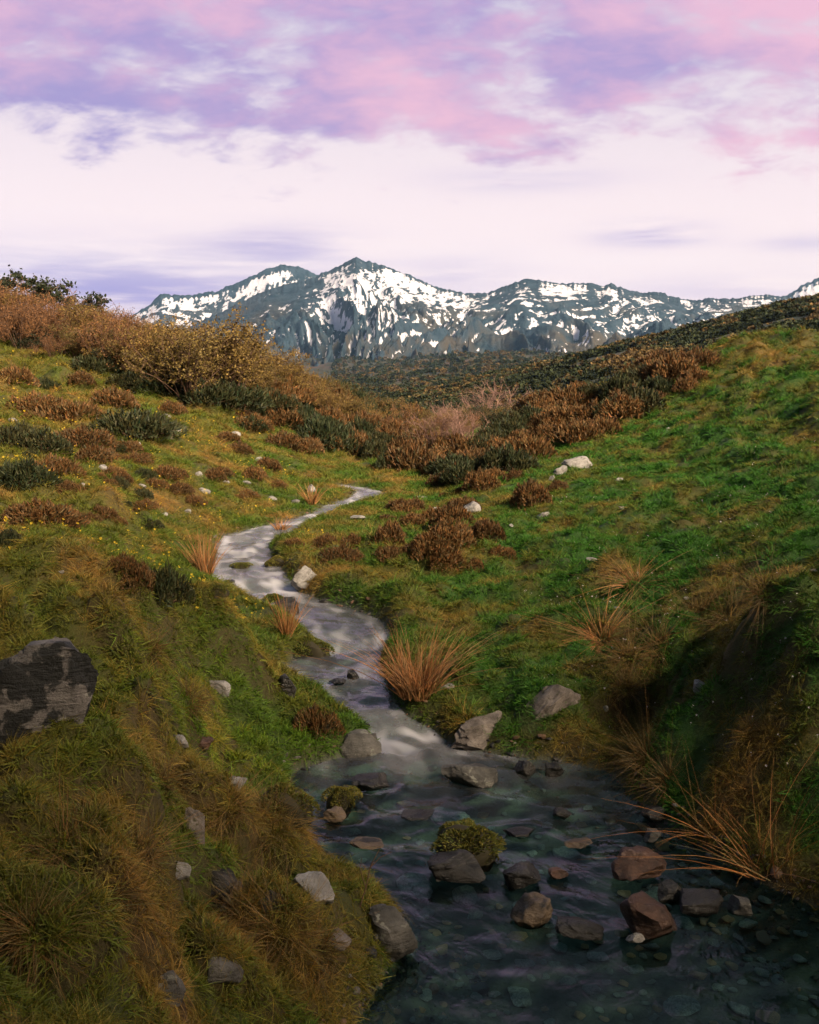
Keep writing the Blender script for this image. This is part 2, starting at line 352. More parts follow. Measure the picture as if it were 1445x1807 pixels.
p = t.node('ShaderNodeBsdfPrincipled', None, Base_Color=c, Roughness=.9, Normal=bump(t, t.noise(o, 28, 8, .7), .9, .03)); t.l.new(p.outputs[0], out.inputs[0])
tag(new_obj('ground', me, None, m), kind='structure')
# unseen slope added behind the camera to keep light off the foreground
bx, by = np.meshgrid(np.linspace(-45, 45, 120), np.linspace(-16, 1.6, 70)); bx = bx.ravel(); by = by.ravel()
bz = ground(bx, by); bz = np.where(by > .2, bz-.35*sst(.2, .7, by), bz)
tag(new_obj('hillside', mesh('hillside', np.stack([bx, by, bz], 1), grid_faces(70, 120)), None, m), kind='structure')
vcol(bpy.data.objects['hillside'].data, 'soilcol', np.tile([.05, .055, .018], (len(bx), 1)))

# ------------------------------------------------------------------ water of the stream
wy = np.concatenate([np.linspace(-5, 3, 30), np.geomspace(3.05, 24, 620)])
order = np.argsort(LE[:,1], kind='stable'); xl = np.interp(wy, LE[order,1], LE[order,0]); order = np.argsort(RE[:,1], kind='stable'); xr = np.interp(wy, RE[order,1], RE[order,0])
NC = 150; tt = np.linspace(0, 1, NC); WX = (xl-.35)[:,None]+((xr-xl+.7)[:,None])*tt[None,:]; WY = np.repeat(wy[:,None], NC, 1)
x_, y_ = WX.ravel(), WY.ravel(); cxm = np.repeat(((xl+xr)/2)[:,None], NC, 1).ravel()
we = sdist(x_, y_); calm = sst(5.6, 6.6, y_)*(1-.8*sst(10.6, 10.9, y_)*sst(12.3, 11.9, y_)); calm = np.maximum(calm, .25)
lx = x_-.6*cxm
wv = noise(lx/.34+.5*noise(lx/.5, y_/.5, 52), y_/.26, 51)*.026+noise(lx/.16, y_/.12, 53)*.008+np.abs(noise(lx/.5, y_/.33, 54))*-.022+noise(lx/.9, y_/.6, 55)*.014
foam = np.clip(sst(-.35, .85, noise(lx/.26+1.1*noise(lx/.5, y_/.7, 64), y_/.55+.8*noise(lx/.7, y_/.5, 65), 61)+.45*noise(lx/.11+.5*noise(lx/.3, y_/.3, 67), y_/.22, 62)), 0, 1)
rap = np.exp(-((y_-8.2)/.42)**2)+.55*np.exp(-((y_-10.3)/.2)**2)+.5*np.exp(-((y_-12.5)/.3)**2)+.40*sst(7.0, 8.5, y_)+.40*sst(11, 14, y_)+.06*sst(6.2, 7.2, y_)
me = mesh('stream', np.stack([x_, y_, zw(y_)+1.35*wv*calm*sst(.02, -.25, we)], 1), grid_faces(len(wy), NC)); vflt(me, 'foam', np.clip(foam*rap, 0, 1)); vflt(me, 'milk', np.clip(rap, 0, 1))
vcol(me, 'flow', np.stack([lx, y_, 0*y_], 1))
m, t, out = newmat('stream_water'); o = t.node('ShaderNodeTexCoord').outputs['Object']
fl = attr(t, 'flow').outputs['Vector']
fm = t.node('ShaderNodeMapping', None, Vector=fl, Scale=(5, 3.2, 1)).outputs[0]
nb = bump(t, t.noise(fm, 1.3, 3, .5, .6), .35, .05)
fr = t.node('ShaderNodeFresnel', None, IOR=1.33, Normal=nb)
tb = t.node('ShaderNodeBsdfTransparent', None, Color=(.68, .94, .93)); gl = t.node('ShaderNodeBsdfGlossy', None, Roughness=.14, Normal=nb, Color=(1, 1, 1))
di = t.node('ShaderNodeBsdfDiffuse', None, Color=(.68, .68, .74))
mx = t.node('ShaderNodeMixShader', None, Fac=fr.outputs[0]); t.l.new(tb.outputs[0], mx.inputs[1]); t.l.new(gl.outputs[0], mx.inputs[2])
ff = t.math('ADD', t.math('MULTIPLY', attr(t, 'foam').outputs['Fac'], .50), t.math('MULTIPLY', attr(t, 'milk').outputs['Fac'], .18), clamp=True)
m2 = t.node('ShaderNodeMixShader', None, Fac=ff); t.l.new(mx.outputs[0], m2.inputs[1]); t.l.new(di.outputs[0], m2.inputs[2]); t.l.new(m2.outputs[0], out.inputs[0])
tag(new_obj('stream', me, None, m), kind='structure')

# ------------------------------------------------------------------ far hills and mountains
HC = [(1700,514,650),(1445,542,690),(1380,553,700),(1300,574,720),(1200,598,750),(1100,626,790),(1000,650,840),(900,672,900),(800,694,960),(740,700,1000),(600,705,1050),(300,715,1100),(0,715,1100),(-400,710,1100),
      (1700,600,330),(1445,612,350),(1300,640,370),(1200,660,400),(1000,690,440),(850,705,480),(700,735,520),(300,760,520),(-300,760,500),
      (1700,690,120),(1445,710,120),(1200,740,120),(1000,770,120),(800,800,120),(500,800,120),(0,800,120),(-400,800,120),
      (1700,560,1100),(1445,600,1100),(1200,640,1150),(1000,668,1250),(900,684,1350),
      (1100,640,2400),(1000,648,2200),(900,652,2100),(800,660,2000),(700,672,1900),(500,680,2000),(0,680,2000),(-400,680,2000),(1445,630,2400),(1700,630,2400),
      (1100,634,3400),(1000,637,3400),(900,628,3300),(800,634,3300),(700,655,3200),(500,660,3200),(0,660,3200),(1445,630,3400),(1100,628,5200),(800,630,5200),(400,640,5200),(0,640,5200),(1445,628,5200)]
_h = np.array([pt(*c) for c in HC]); _hills = TPS(uv_of(_h[:,0], _h[:,1]), _h[:,2], 1e-4)
def hills(x, y):
    d = np.hypot(x, y); return _hills(uv_of(x, y))+.004*d*fbm(x/90, y/90, 71, 4)+.0025*d*noise(x/300, y/300, 75)*2
hr = np.geomspace(95, 5600, 260); ht = np.radians(np.linspace(-42, 42, 240)); R, T = np.meshgrid(hr, ht, indexing='ij')
hx = (R*np.sin(T)).ravel(); hy = (R*np.cos(T)).ravel(); me = mesh('hills', np.stack([hx, hy, hills(hx, hy)], 1), grid_faces(len(hr), len(ht)))
m, t, out = newmat('heath_hills'); o = t.node('ShaderNodeTexCoord').outputs['Object']
c = t.mix(t.step(t.noise(o, .018, 8, .65, .4), .42, .6), (.018, .027, .014), (.055, .046, .020)); c = t.mix(t.step(t.noise(o, .005, 5, .6), .52, .62), c, (.075, .046, .030))
p = t.node('ShaderNodeBsdfPrincipled', None, Base_Color=c, Roughness=.95); t.l.new(p.outputs[0], out.inputs[0])
tag(new_obj('hills', me, None, m), kind='structure')

def ridged(x, y, seed, octv=6):
    s = 0; a = 1; wgt = 1
    for k in range(octv):
        n = (1-np.abs(noise(x, y, seed+k*13)))**2; n = n*wgt; wgt = np.clip(n*1.6, 0, 1); s = s+a*n; a *= .52; x = x*2.07+3.1; y = y*2.07+7.7
    return s
def mountain(name, prof, D0, D1, pxa, pxb, nc, nr, base_py, seed, snowline, relief=1.0, bias=0.0):
    pr = np.array(prof, float); px = np.linspace(pxa, pxb, nc); py = np.interp(px, pr[:,0], pr[:,1])
    jag = (2.2*noise(px/17, px*0+seed, seed)+2.2*noise(px/6, px*0, seed+3)+1)/F*D1
    tcol = np.concatenate([np.linspace(0, 1, nr), np.linspace(1.01, 1.5, 26)])
    xx, yy, zz = raydir(px, py); top = CAMH+zz/yy*D1
    T, I = np.meshgrid(tcol, np.arange(nc), indexing='ij'); P = px[I]
    D = D0+(D1-D0)*T; X = xx[I]/yy[I]*D
    bz = CAMH+raydir(0, base_py)[2]/raydir(0, base_py)[1]*D0
    H = top[I]-bz
    tc_ = np.clip(T, 0, 1); shape = .25*tc_+.75*tc_**2.0
    warp = 260*fbm(X/900, D/900, seed+40, 3)
    U = X-.62*np.tanh((P-(640 if D0 < 5000 else 500))/130)*(D-D1)+.35*np.tanh((P-940)/70)*(D-D1)*sst(780, 860, P)
    rg = ridged((U+warp)/520, (D+warp)/1250, seed+50, 7); rg = rg-rg.mean()
    fine = fbm(X/120, D/160, seed+60, 5, .6)
    env = np.sin(np.pi*np.clip(tc_, 0, 1)**.7)**.8*(1-.92*tc_**3)
    rg2 = ridged((U+.8*warp)/170, (D+.8*warp)/330, seed+55, 5); rg2 = rg2-rg2.mean()
    Z = bz+H*shape+relief*(125*rg*env+34*rg2*(env*.9+.10)+22*fine*(env*.9+.08))
    Z = Z+jag[I]*sst(.90, 1.0, T)
    Z = np.where(T > 1, bz+H*(1-(T-1)*1.6)+jag[I]+20*fine*np.clip((T-1)*4, 0, 1), Z)
    # snow lies in gullies, hollows and on the gentler high ground
    blur = Z.copy()
    for _ in range(36): blur[1:-1,1:-1] = (blur[:-2,1:-1]+blur[2:,1:-1]+blur[1:-1,:-2]+blur[1:-1,2:])/4
    small = Z.copy()
    for _ in range(5): small[1:-1,1:-1] = (small[:-2,1:-1]+small[2:,1:-1]+small[1:-1,:-2]+small[1:-1,2:])/4
    fineh = np.clip((small-Z)/3.2, -1, 1)
    hollow = np.clip((blur-Z)/14.0, -1.3, 1.3)
    el = (Z-bz)/(np.max(top)-bz)
    snow = .60*fineh-.45*sst(.95, 1.0, tc_)+.30*np.exp(-((P-690)/70)**2)+.35*np.exp(-((P-810)/60)**2)*sst(.2, .5, tc_)-.45*sst(620, 480, P)*(P < 700)*(D0 < 5000)+.50*hollow+1.2*(el-snowline)+.50*fbm(X/260, D/520, seed+70, 5, .62)+.40*fbm(X/50, D/130, seed+80, 4, .65)+.30*fbm((U+.7*warp)/90, D/330, seed+90, 4, .6)+.55*fbm(X/70, D/110, seed+95, 5, .7)+bias-.20
    me = mesh(name, np.stack([X.ravel(), D.ravel(), Z.ravel()], 1), grid_faces(len(tcol), nc)); vflt(me, 'snow', snow.ravel()); vflt(me, 'el', el.ravel())
    return tag(new_obj(name, me, None, M_MOUNT), kind='structure')
M_MOUNT, t, out = newmat('mountain_rock_and_snow'); o = t.node('ShaderNodeTexCoord').outputs['Object']
nn = t.noise(o, .012, 9, .68); c = t.mix(t.step(nn, .38, .62), (.006, .026, .044), (.028, .056, .082))  # grey rock, with the blue of distant haze put into its colour
c = t.mix(t.math('MULTIPLY', t.step(t.noise(o, .003, 5, .6), .45, .62), t.step(attr(t, 'el').outputs['Fac'], .75, .2)), c, (.058, .050, .036))
sn = t.math('ADD', attr(t, 'snow').outputs['Fac'], t.math('MULTIPLY', t.math('SUBTRACT', t.noise(o, .04, 10, .8), .5), 2.4))
c = t.mix(t.step(sn, .24, .40), c, (.68, .68, .74))
p = t.node('ShaderNodeBsdfPrincipled', None, Base_Color=c, Roughness=.85, Normal=bump(t, t.noise(o, .02, 9, .7), 1.0, 14)); t.l.new(p.outputs[0], out.inputs[0])
mountain('mountain', [(150,640),(250,640),(330,580),(400,545),(470,512),(540,494),(560,487),(590,473),(615,460),(628,453),(640,460),(650,463),(680,470),(700,478),(730,490),(760,503),(790,512),(820,518),(860,517),(890,507),(915,497),(932,493),(960,497),(1000,502),(1040,500),(1060,505),(1080,502),(1110,513),(1140,518),(1160,516),(1185,523),(1215,531),(1260,527),(1300,527),(1340,522),(1370,521),(1400,528),(1500,540),(1650,560)], 3900, 6100, 150, 1650, 1000, 300, 655, 300, .34)
mountain('mountain', [(100,620),(230,560),(262,540),(283,519),(330,522),(380,515),(430,495),(470,475),(500,468),(530,472),(560,486),(640,520),(760,540)], 6400, 7700, 100, 760, 360, 130, 655, 500, .30, .7, .12)
mountain('mountain', [(1250,600),(1340,545),(1385,524),(1410,508),(1445,490),(1500,470),(1560,480),(1700,520)], 7000, 8600, 1250, 1700, 260, 120, 640, 700, .30, .8, .15)

# ------------------------------------------------------------------ plant shapes
def ribbons(paths, widths, seed=0, var=(.65, 1.3), warm=0.0):
    """flat tapering blades; paths (N,K,3)"""
    g = np.random.default_rng(seed); N, K, _ = paths.shape
    side = np.cross(paths[:,-1]-paths[:,0], g.normal(size=(N,3))); side /= np.linalg.norm(side, axis=1, keepdims=True)+1e-9
    taper = np.linspace(1, .12, K)[None,:,None]*widths[:,None,None]*.5
    L = paths-side[:,None,:]*taper; Rr = paths+side[:,None,:]*taper
    V = np.stack([L, Rr], 2).reshape(-1, 3); b = (np.arange(N)*K*2)[:,None]+np.arange(K-1)[None,:]*2; b = b.ravel()
    C = g.uniform(var[0], var[1], (N,1))*np.ones((1,3)); C = C*(1+warm*g.normal(size=(N,1))*np.array([[1.2,.1,-.5]]))
    return V, np.stack([b, b+1, b+3, b+2], 1), np.repeat(np.clip(C, .2, 2.2), K*2, 0)
def blade_paths(n, rad, h, lean, droop, seed, K=4, hv=.35):
    g = np.random.default_rng(seed); a = g.uniform(0, 2*np.pi, n); r = rad*np.sqrt(g.uniform(0, 1, n)); b = np.stack([r*np.cos(a), r*np.sin(a), 0*a-.01], 1)
    a2 = a+g.normal(0, .9, n); ln = np.abs(g.normal(lean, lean*.6, n)); L = h*g.uniform(1-hv, 1+hv, n); s = np.linspace(0, 1, K)
    out = np.stack([np.cos(a2), np.sin(a2)], 1); P = np.zeros((n, K, 3))
    for k, q in enumerate(s):
        hor = L*(ln*q+droop*q*q*ln); up = L*(q-.5*droop*ln*q*q)
        P[:,k,:2] = b[:,:2]+out*hor[:,None]; P[:,k,2] = b[:,2]+up
    return P
def rib_mesh(name, P, wd, seed, **k):
    V, Fc, C = ribbons(P, wd, seed, **k); me = mesh(name, V, Fc, False); vcol(me, 'bladevar', C); return me
def leaf_mesh(name, C0, size, seed, normal_bias=None, var=(.55, 1.45), aspect=1.7):
    """many small pointed leaves at the points C0"""
    g = np.random.default_rng(seed); n = len(C0); a = g.normal(size=(n,3)); 
    if normal_bias is not None: a += normal_bias
    a /= np.linalg.norm(a, axis=1, keepdims=True); b = np.cross(a, g.normal(size=(n,3))); b /= np.linalg.norm(b, axis=1, keepdims=True); s = size*g.uniform(.6, 1.4, (n,1))
    V = np.stack([C0-a*s*aspect*.5, C0+b*s*.5, C0+a*s*aspect*.5, C0-b*s*.5], 1).reshape(-1, 3); f = np.arange(n*4).reshape(n, 4)
    me = mesh(name, V, f, False); vcol(me, 'bladevar', np.repeat(g.uniform(var[0], var[1], (n,1))*np.ones((1,3)), 4, 0)); return me
def tubes(name, paths, r0, r1, sides=3):
    V = []; Fc = []
    for P, a, b in zip(paths, r0, r1):
        P = np.asarray(P, float); K = len(P); o0 = len(V)
        for k in range(K):
            d = P[min(k+1, K-1)]-P[max(k-1, 0)]; d = d/(np.linalg.norm(d)+1e-9); u = np.cross(d, [.3, .9, .2]); u /= np.linalg.norm(u)+1e-9; v = np.cross(d, u); r = a+(b-a)*k/(K-1)
            for j in range(sides): q = 2*math.pi*j/sides; V.append(P[k]+r*(u*math.cos(q)+v*math.sin(q)))
        for k in range(K-1):
            for j in range(sides): j2 = (j+1) % sides; Fc.append((o0+k*sides+j, o0+k*sides+j2, o0+(k+1)*sides+j2, o0+(k+1)*sides+j))
    return mesh(name, V, np.array(Fc), True)
def bush_parts(seed, stems=15, spread=.5, twigs=8, twiglets=5, leaves=5, leafsize=.03, flat=0.0, thick=.012):
    """unit-height bush: (stems mesh, leaf points)"""
    g = np.random.default_rng(seed); paths = []; r0 = []; r1 = []; pts = []
    def curve(p, d, L, K, wob):
        out = [p]; d = d/np.linalg.norm(d)
        for _ in range(K-1): d = d+g.normal(0, wob, 3); d /= np.linalg.norm(d); p = p+d*L/(K-1); out.append(p)
        return np.array(out), d
    for i in range(stems):
        a = g.uniform(0, 2*np.pi); tilt = spread*g.uniform(.1, 1.1); d = np.array([math.cos(a)*tilt, math.sin(a)*tilt, 1.0]); b = np.array([math.cos(a), math.sin(a), 0])*.10*g.uniform(0, 1)
        P, dd = curve(b, d, g.uniform(.62, .98), 6, .13); paths.append(P); r0.append(thick); r1.append(thick*.35)
        for j in range(twigs):
            k = g.uniform(.35, 1.0)*5; p = P[int(k)]+(P[min(int(k)+1, 5)]-P[int(k)])*(k-int(k)); td = dd*.8+g.normal(0, .55, 3); td[2] = abs(td[2])*(1-flat)+.15
            Q, qd = curve(p, td, g.uniform(.12, .3), 4, .2); paths.append(Q); r0.append(thick*.4); r1.append(thick*.15)
            for l in range(twiglets):
                q = Q[g.integers(1, 4)]; ld = qd*.7+g.normal(0, .5, 3); ld[2] += .25; S, _ = curve(q, ld, g.uniform(.06, .15), 3, .2); paths.append(S); r0.append(thick*.2); r1.append(thick*.1)
                for u in range(leaves): pts.append(S[g.integers(0, 3)]+g.normal(0, .018, 3))
    return tubes('stems', paths, r0, r1), np.array(pts) if pts else None
def plant(name, parts, loc, scale, rz, label, cat, group=None, squash=1.0, tilt=(0, 0)):
    """an Empty at the plant's foot with its parts (shared meshes)"""
    e = new_obj(name, None); e.location = loc; e.scale = (scale, scale, scale*squash); e.rotation_euler = (tilt[0], tilt[1], rz); tag(e, label, cat, group); e.empty_display_size = .05
    for pn, md in parts: new_obj(pn, md, e)
    return e
def with_mat(md, mt): md.materials.append(mt); return md

# ------------------------------------------------------------------ scattered grass (nobody could count it)
def scatter(name, pts, rot, scl, idx, tint, sources, label, cat):
    me = bpy.data.meshes.new(name); me.vertices.add(len(pts)); me.vertices.foreach_set('co', np.asarray(pts, np.float32).ravel())
    a = me.attributes.new('rot', 'FLOAT_VECTOR', 'POINT'); a.data.foreach_set('vector', np.asarray(rot, np.float32).ravel())
    vflt(me, 'scl', scl); a = me.attributes.new('idx', 'INT', 'POINT'); a.data.foreach_set('value', np.asarray(idx, np.int32)); vcol(me, 'tint', np.clip(tint, .004, 1))
    o = new_obj(name, me); coll = bpy.data.collections.new(name+'_shapes')
    for k, sm in enumerate(sources): coll.objects.link(bpy.data.objects.new('%s_shape_%02d' % (name, k), sm))
    ng = bpy.data.node_groups.new(name+'_scatter', 'GeometryNodeTree'); ng.interface.new_socket('Geometry', in_out='INPUT', socket_type='NodeSocketGeometry'); ng.interface.new_socket('Geometry', in_out='OUTPUT', socket_type='NodeSocketGeometry')
    g = NT(ng); gi = g.node('NodeGroupInput'); go = g.node('NodeGroupOutput'); ci = g.node('GeometryNodeCollectionInfo'); ci.inputs['Collection'].default_value = coll; ci.inputs['Separate Children'].default_value = True; ci.inputs['Reset Children'].default_value = True
    def na(nm, ty): n = g.node('GeometryNodeInputNamedAttribute', {'data_type': ty}); n.inputs['Name'].default_value = nm; return n.outputs[0]
    ip = g.node('GeometryNodeInstanceOnPoints'); g.l.new(gi.outputs[0], ip.inputs['Points']); g.l.new(ci.outputs[0], ip.inputs['Instance']); ip.inputs['Pick Instance'].default_value = True
    g.l.new(na('idx', 'INT'), ip.inputs['Instance Index']); er = g.node('FunctionNodeEulerToRotation'); g.l.new(na('rot', 'FLOAT_VECTOR'), er.inputs[0]); g.l.new(er.outputs[0], ip.inputs['Rotation']); g.l.new(na('scl', 'FLOAT'), ip.inputs['Scale'])
    g.l.new(ip.outputs[0], go.inputs[0]); md = o.modifiers.new('scatter', 'NODES'); md.node_group = ng
    return tag(o, label, cat, kind='stuff')
def normals(x, y, h=.06):
    gxp = (ground(x+h, y)-ground(x-h, y))/(2*h); gyp = (ground(x, y+h)-ground(x, y-h))/(2*h); n = np.stack([-gxp, -gyp, np.ones(len(x))], 1); return n
def lean_rot(n, k, rz):
    """euler that leans +Z by k towards the slope normal, after a spin about Z"""
    v = np.stack([n[:,0]*k, n[:,1]*k, n[:,2]], 1); v /= np.linalg.norm(v, axis=1, keepdims=True)
    tx = -np.arcsin(np.clip(v[:,1], -1, 1)); ty = np.arctan2(v[:,0], v[:,2]); E = np.zeros((len(n), 3))
    for i in range(len(n)):
        E[i] = (Euler((tx[i], ty[i], 0), 'XYZ').to_matrix() @ Matrix.Rotation(rz[i], 3, 'Z')).to_euler('XYZ')
    return E
def polar_points(n, d0, d1, a=27.5, seed=1):
    g = np.random.default_rng(seed); d = np.exp(g.uniform(np.log(d0), np.log(d1), n)); th_ = np.radians(g.uniform(-a, a, n)); return d*np.sin(th_), d*np.cos(th_)
tufts = []
for k in range(5): tufts.append(with_mat(rib_mesh('turf', blade_paths(38, .05, .034, .7, .5, 100+k, K=3), np.full(38, .0066), 100+k, warm=.08), M_GRASS))
for k in range(5): tufts.append(with_mat(rib_mesh('straw', blade_paths(36, .045, .070, .75, 1.0, 120+k, K=4), np.full(36, .0050), 120+k, warm=.10), M_GRASS))
NG = 120000
_d = np.geomspace(2.2, 48, 400); _cd = np.cumsum(_d*_d/(1+(_d/4)**1.7)); _d = np.interp(np.random.default_rng(5).uniform(0, _cd[-1], NG), _cd, _d); _a = np.radians(RNG.uniform(-30, 30, NG)); x, y = _d*np.sin(_a), _d*np.cos(_a)
e = sdist(x, y); keep = (e > .015) | ((e > -.03) & (RNG.uniform(size=NG) < .3)); x, y, e = x[keep], y[keep], e[keep]
n_ = normals(x, y); slope = np.hypot(n_[:,0], n_[:,1]); z = ground(x, y)
tint, dd = turf_colour(x, y, RNG.normal(0, .10, len(x)))
bare = fbm(x/.8, y/.8, 81, 3) > .55-1.0*sst(.05, .2, scarp(x, y)); keep = ~(bare & (RNG.uniform(size=len(x)) < .75)); x, y, z, n_, slope, tint, dd, e = [q[keep] for q in (x, y, z, n_, slope, tint, dd, e)]
straw = (RNG.uniform(size=len(x)) < np.clip(1.3*(dd-.38)+.25*sst(.5, 1.3, slope), .02, .75))
# bright moss-green flat beside the water
bm = sst(.5, .1, np.abs(noise(x/.5, y/.5, 91)))*np.exp(-(((x+1.05)/.5)**2+((y-6.9)/1.1)**2)); tint = tint+bm[:,None]*np.array([.045, .075, .0])
tint = tint*RNG.uniform(.72, 1.28, (len(x), 1)); tint = np.where(straw[:,None], tint*np.array([1.25, 1.12, 1.0])+np.array([.02, .010, .001]), tint)
dist = np.hypot(x, y); sc_ = (.62+.052*dist)*RNG.uniform(.7, 1.35, len(x))*np.where(straw, np.where(dist > 9, .60, .72), 1.0)*np.where(x > .5, .9, 1)
rz = RNG.uniform(0, 6.28, len(x)); rot = lean_rot(n_+RNG.normal(0, .3, n_.shape)*np.array([1, 1, 0]), np.where(straw, .9, .75), rz)
idx = np.where(straw, RNG.integers(5, 10, len(x)), RNG.integers(0, 5, len(x)))
scatter('grass', np.stack([x, y, z-.005], 1), rot, sc_, idx, tint, tufts, 'green and straw coloured turf covering the stream banks and slopes', 'grass')

# tiny flowers
def star(name, r, n, c):
    V = [(0, 0, .03)]; Fc = []
    for k in range(n):
        a = 2*math.pi*k/n; V += [(r*math.cos(a-.3), r*math.sin(a-.3), .038), (r*math.cos(a+.3), r*math.sin(a+.3), .038)]; Fc.append((0, 1+2*k, 2+2*k))
    V += [(.0015, 0, 0), (-.0015, 0, 0)]; Fc.append((0, len(V)-2, len(V)-1)); me = mesh(name, V, Fc, False); vcol(me, 'bladevar', np.ones((len(V), 3))); return with_mat(me, M_GRASS)
def flowers(name, n, region, colr, size, seed, label):
    g = np.random.default_rng(seed); P = []
    x, y = polar_points(n*14, 5, 30, 24, seed); keep = region(x, y); x, y = x[keep][:n], y[keep][:n]; e = sdist(x, y); k = e > .3; x, y = x[k], y[k]; z = ground(x, y)
    d = np.hypot(x, y); E = np.stack([g.normal(0, .35, len(x))+.5, g.normal(0, .35, len(x)), g.uniform(0, 6.28, len(x))], 1)
    scatter(name, np.stack([x, y, z+.02+.003*d], 1), E, size*(.8+.03*d)*g.uniform(.7, 1.3, len(x)), np.zeros(len(x)), np.tile(colr, (len(x), 1))*g.uniform(.8, 1.1, (len(x), 1)), [star(name, .012, 5, colr)], label, 'flowers')
flowers('yellow_flowers', 900, lambda x, y: (x/y < -.05) & (y > 8) & (fbm(x/1.6, y/1.6, 95, 3) > .0) & (x/y < -.02-.004*y), (.75, .52, .03), 1.0, 61, 'tiny yellow wildflowers dotted over the left slope')
flowers('white_flowers', 420, lambda x, y: (x/y > .1) & (y < 17) & (fbm(x/1.2, y/1.2, 97, 3) > .12), (.80, .72, .74), .5, 62, 'tiny white daisies dotted over the green right meadow')

# ------------------------------------------------------------------ stones
def rock_mesh(seed, sx=1, sy=1, sz=1, cuts=9, sub=4, rough=.05, lay=0.0, boxy=0.0):
    g = np.random.default_rng(seed); bm = bmesh.new(); bmesh.ops.create_icosphere(bm, subdivisions=sub, radius=1.0); V = np.array([v.co for v in bm.verts])
    if boxy: V = np.sign(V)*np.abs(V)**(1-boxy); V /= np.abs(V).max(); Rm = np.array(Euler((g.normal(0,.1), g.normal(0,.1), g.normal(0,.3))).to_matrix()); V = V@Rm.T
    for _ in range(cuts):
        d = g.normal(size=3); d /= np.linalg.norm(d); lim = g.uniform(.5, .84)*(1+.35*boxy); q = V@d; V = V-np.maximum(q-lim, 0)[:,None]*d*.985
    V = V*(1+rough*1.5*(fbm(V[:,0]*1.7+V[:,2], V[:,1]*1.7-V[:,2]*.7, seed, 5, .62))[:,None])
    if lay: V[:,2] += lay*.08*np.round(V[:,2]/.22); V[:,0] += lay*.05*np.sin(V[:,2]*19+seed)
    V = V/np.abs(V).max(0)*np.array([sx, sy, sz])
    for v, c in zip(bm.verts, V): v.co = c
    me = bpy.data.meshes.new('rock'); bm.to_mesh(me); bm.free(); me.polygons.foreach_set('use_smooth', np.full(len(me.polygons), True)); me.set_sharp_from_angle(angle=math.radians(40)); return me
def moss_cap(seed, n=1500):
    g = np.random.default_rng(seed); a = g.uniform(0, 6.28, n); r = np.sqrt(g.uniform(0, 1, n)); lump = 1+.22*np.sin(a*3+seed)+.12*np.sin(a*5+2*seed)
    x = r*np.cos(a)*lump; y = r*np.sin(a)*lump; z = np.sqrt(np.clip(1-r*r*.97, 0, 1))*(1+.15*np.sin(5*x+seed)*np.cos(4*y))
    P0 = np.stack([x, y, z*.98], 1); N = np.stack([x, y, z+.2], 1)+g.normal(0, .35, (n, 3)); N /= np.linalg.norm(N, axis=1, keepdims=True)
    L = g.uniform(.03, .10, (n,1)); P = np.stack([P0-N*.06, P0+N*L*.6, P0+N*L+np.array([0,0,-.02])], 1)
    return P
def moss_mesh(seed, n=2800):
    V, Fc, C = ribbons(moss_cap(seed, n), np.full(n, .05), seed, var=(.5, 1.5), warm=.14); me = mesh('moss', V, Fc, False); vcol(me, 'bladevar', C); return with_mat(me, M_MOSS)
def core_mesh(seed):
    me = rock_mesh(seed, .97, .97, .97, 3, 3, .06); return with_mat(me, M_CORE)
M_CORE = twigmat('moss_core', (.020, .018, .008), (.045, .036, .014))
def px_size(h): return np.linalg.norm(np.array([h[0], h[1], h[2]-CAMH]))/F
def rock(px, py, wpx, hpx, kind, label, seed, depth=.8, lay=0.0, tilt=(0, 0), rz=None, cuts=9, name='rock', group=None, sub=4, sink=.25, boxy=None):
    """a stone whose outline is about wpx by hpx pixels and whose foot shows at (px, py)"""
    h = cast(px, py)
    if h is None: return None
    if h[2] > zw(h[1])+.06: sink = max(sink, .40)
    s = px_size(h); a = wpx*s/2; sphi = (CAMH-h[2])/(s*F); vis = max(hpx*s-1.1*a*depth*sphi, .4*hpx*s); c = vis/(2-2*sink)
    me = with_mat(rock_mesh(seed, a, a*depth, c, cuts+3, sub, .07, lay, (.45 if lay else .22) if boxy is None else boxy), M_STONE[kind]); o = new_obj(name, me)
    z = h[2]+c*(1-2*sink)*1.0; o.location = (h[0], h[1]+a*depth*.7, z); o.rotation_euler = (tilt[0], tilt[1], rz if rz is not None else (seed*1.7) % .8-.4)
    tag(o, label, 'rock', group); return o
rock(62, 1296, 190, 170, 'lichen', 'big square grey boulder blotched with black lichen on the left bank', 1, .55, rz=.12, cuts=5, tilt=(0, .04), boxy=.68, sub=5, sink=.3)
rock(842, 1322, 112, 58, 'slate', 'banded tan slab of slate tilted at the water edge below the rush tussock', 2, .6, .9, (.25, -.25), .2, sink=.3, boxy=.6)
rock(968, 1262, 120, 50, 'slate', 'long leaning grey slab half buried in the green right bank', 3, .45, .6, (.2, -.62), .1)
rock(540, 1040, 52, 44, 'pale', 'pale tilted slab on the right bank of the upper stream', 4, .5, .4, (.3, -.6), .2)
rock(380, 1219, 56, 24, 'pale', 'flat pale slab lying in the turf of the left bank', 5, .5, .3, (.1, .35), -.2)
rock(315, 1318, 38, 24, 'pale', 'small whitish stone on the left bank beside a brown one', 6)
rock(354, 1322, 42, 22, 'brown', 'small brown stone on the left bank beside a whitish one', 7)
rock(412, 1390, 48, 26, 'pale', 'whitish stone in the turf above the mossy hummock', 8)
rock(553, 1590, 86, 46, 'pale', 'flat pale slab on the tip of the left bank above the dark block', 9, .7, .5, (.15, .25), -.3)
rock(688, 1700, 92, 108, 'grey', 'dark angular block at the tip of the left bank in the water', 10, .8, .2, cuts=12)
rock(376, 1600, 80, 72, 'wet', 'dark blackish stone in the eroded hollow of the left bank', 11)
rock(412, 1612, 50, 62, 'tan', 'tan stone leaning against the dark stone in the eroded hollow', 12)
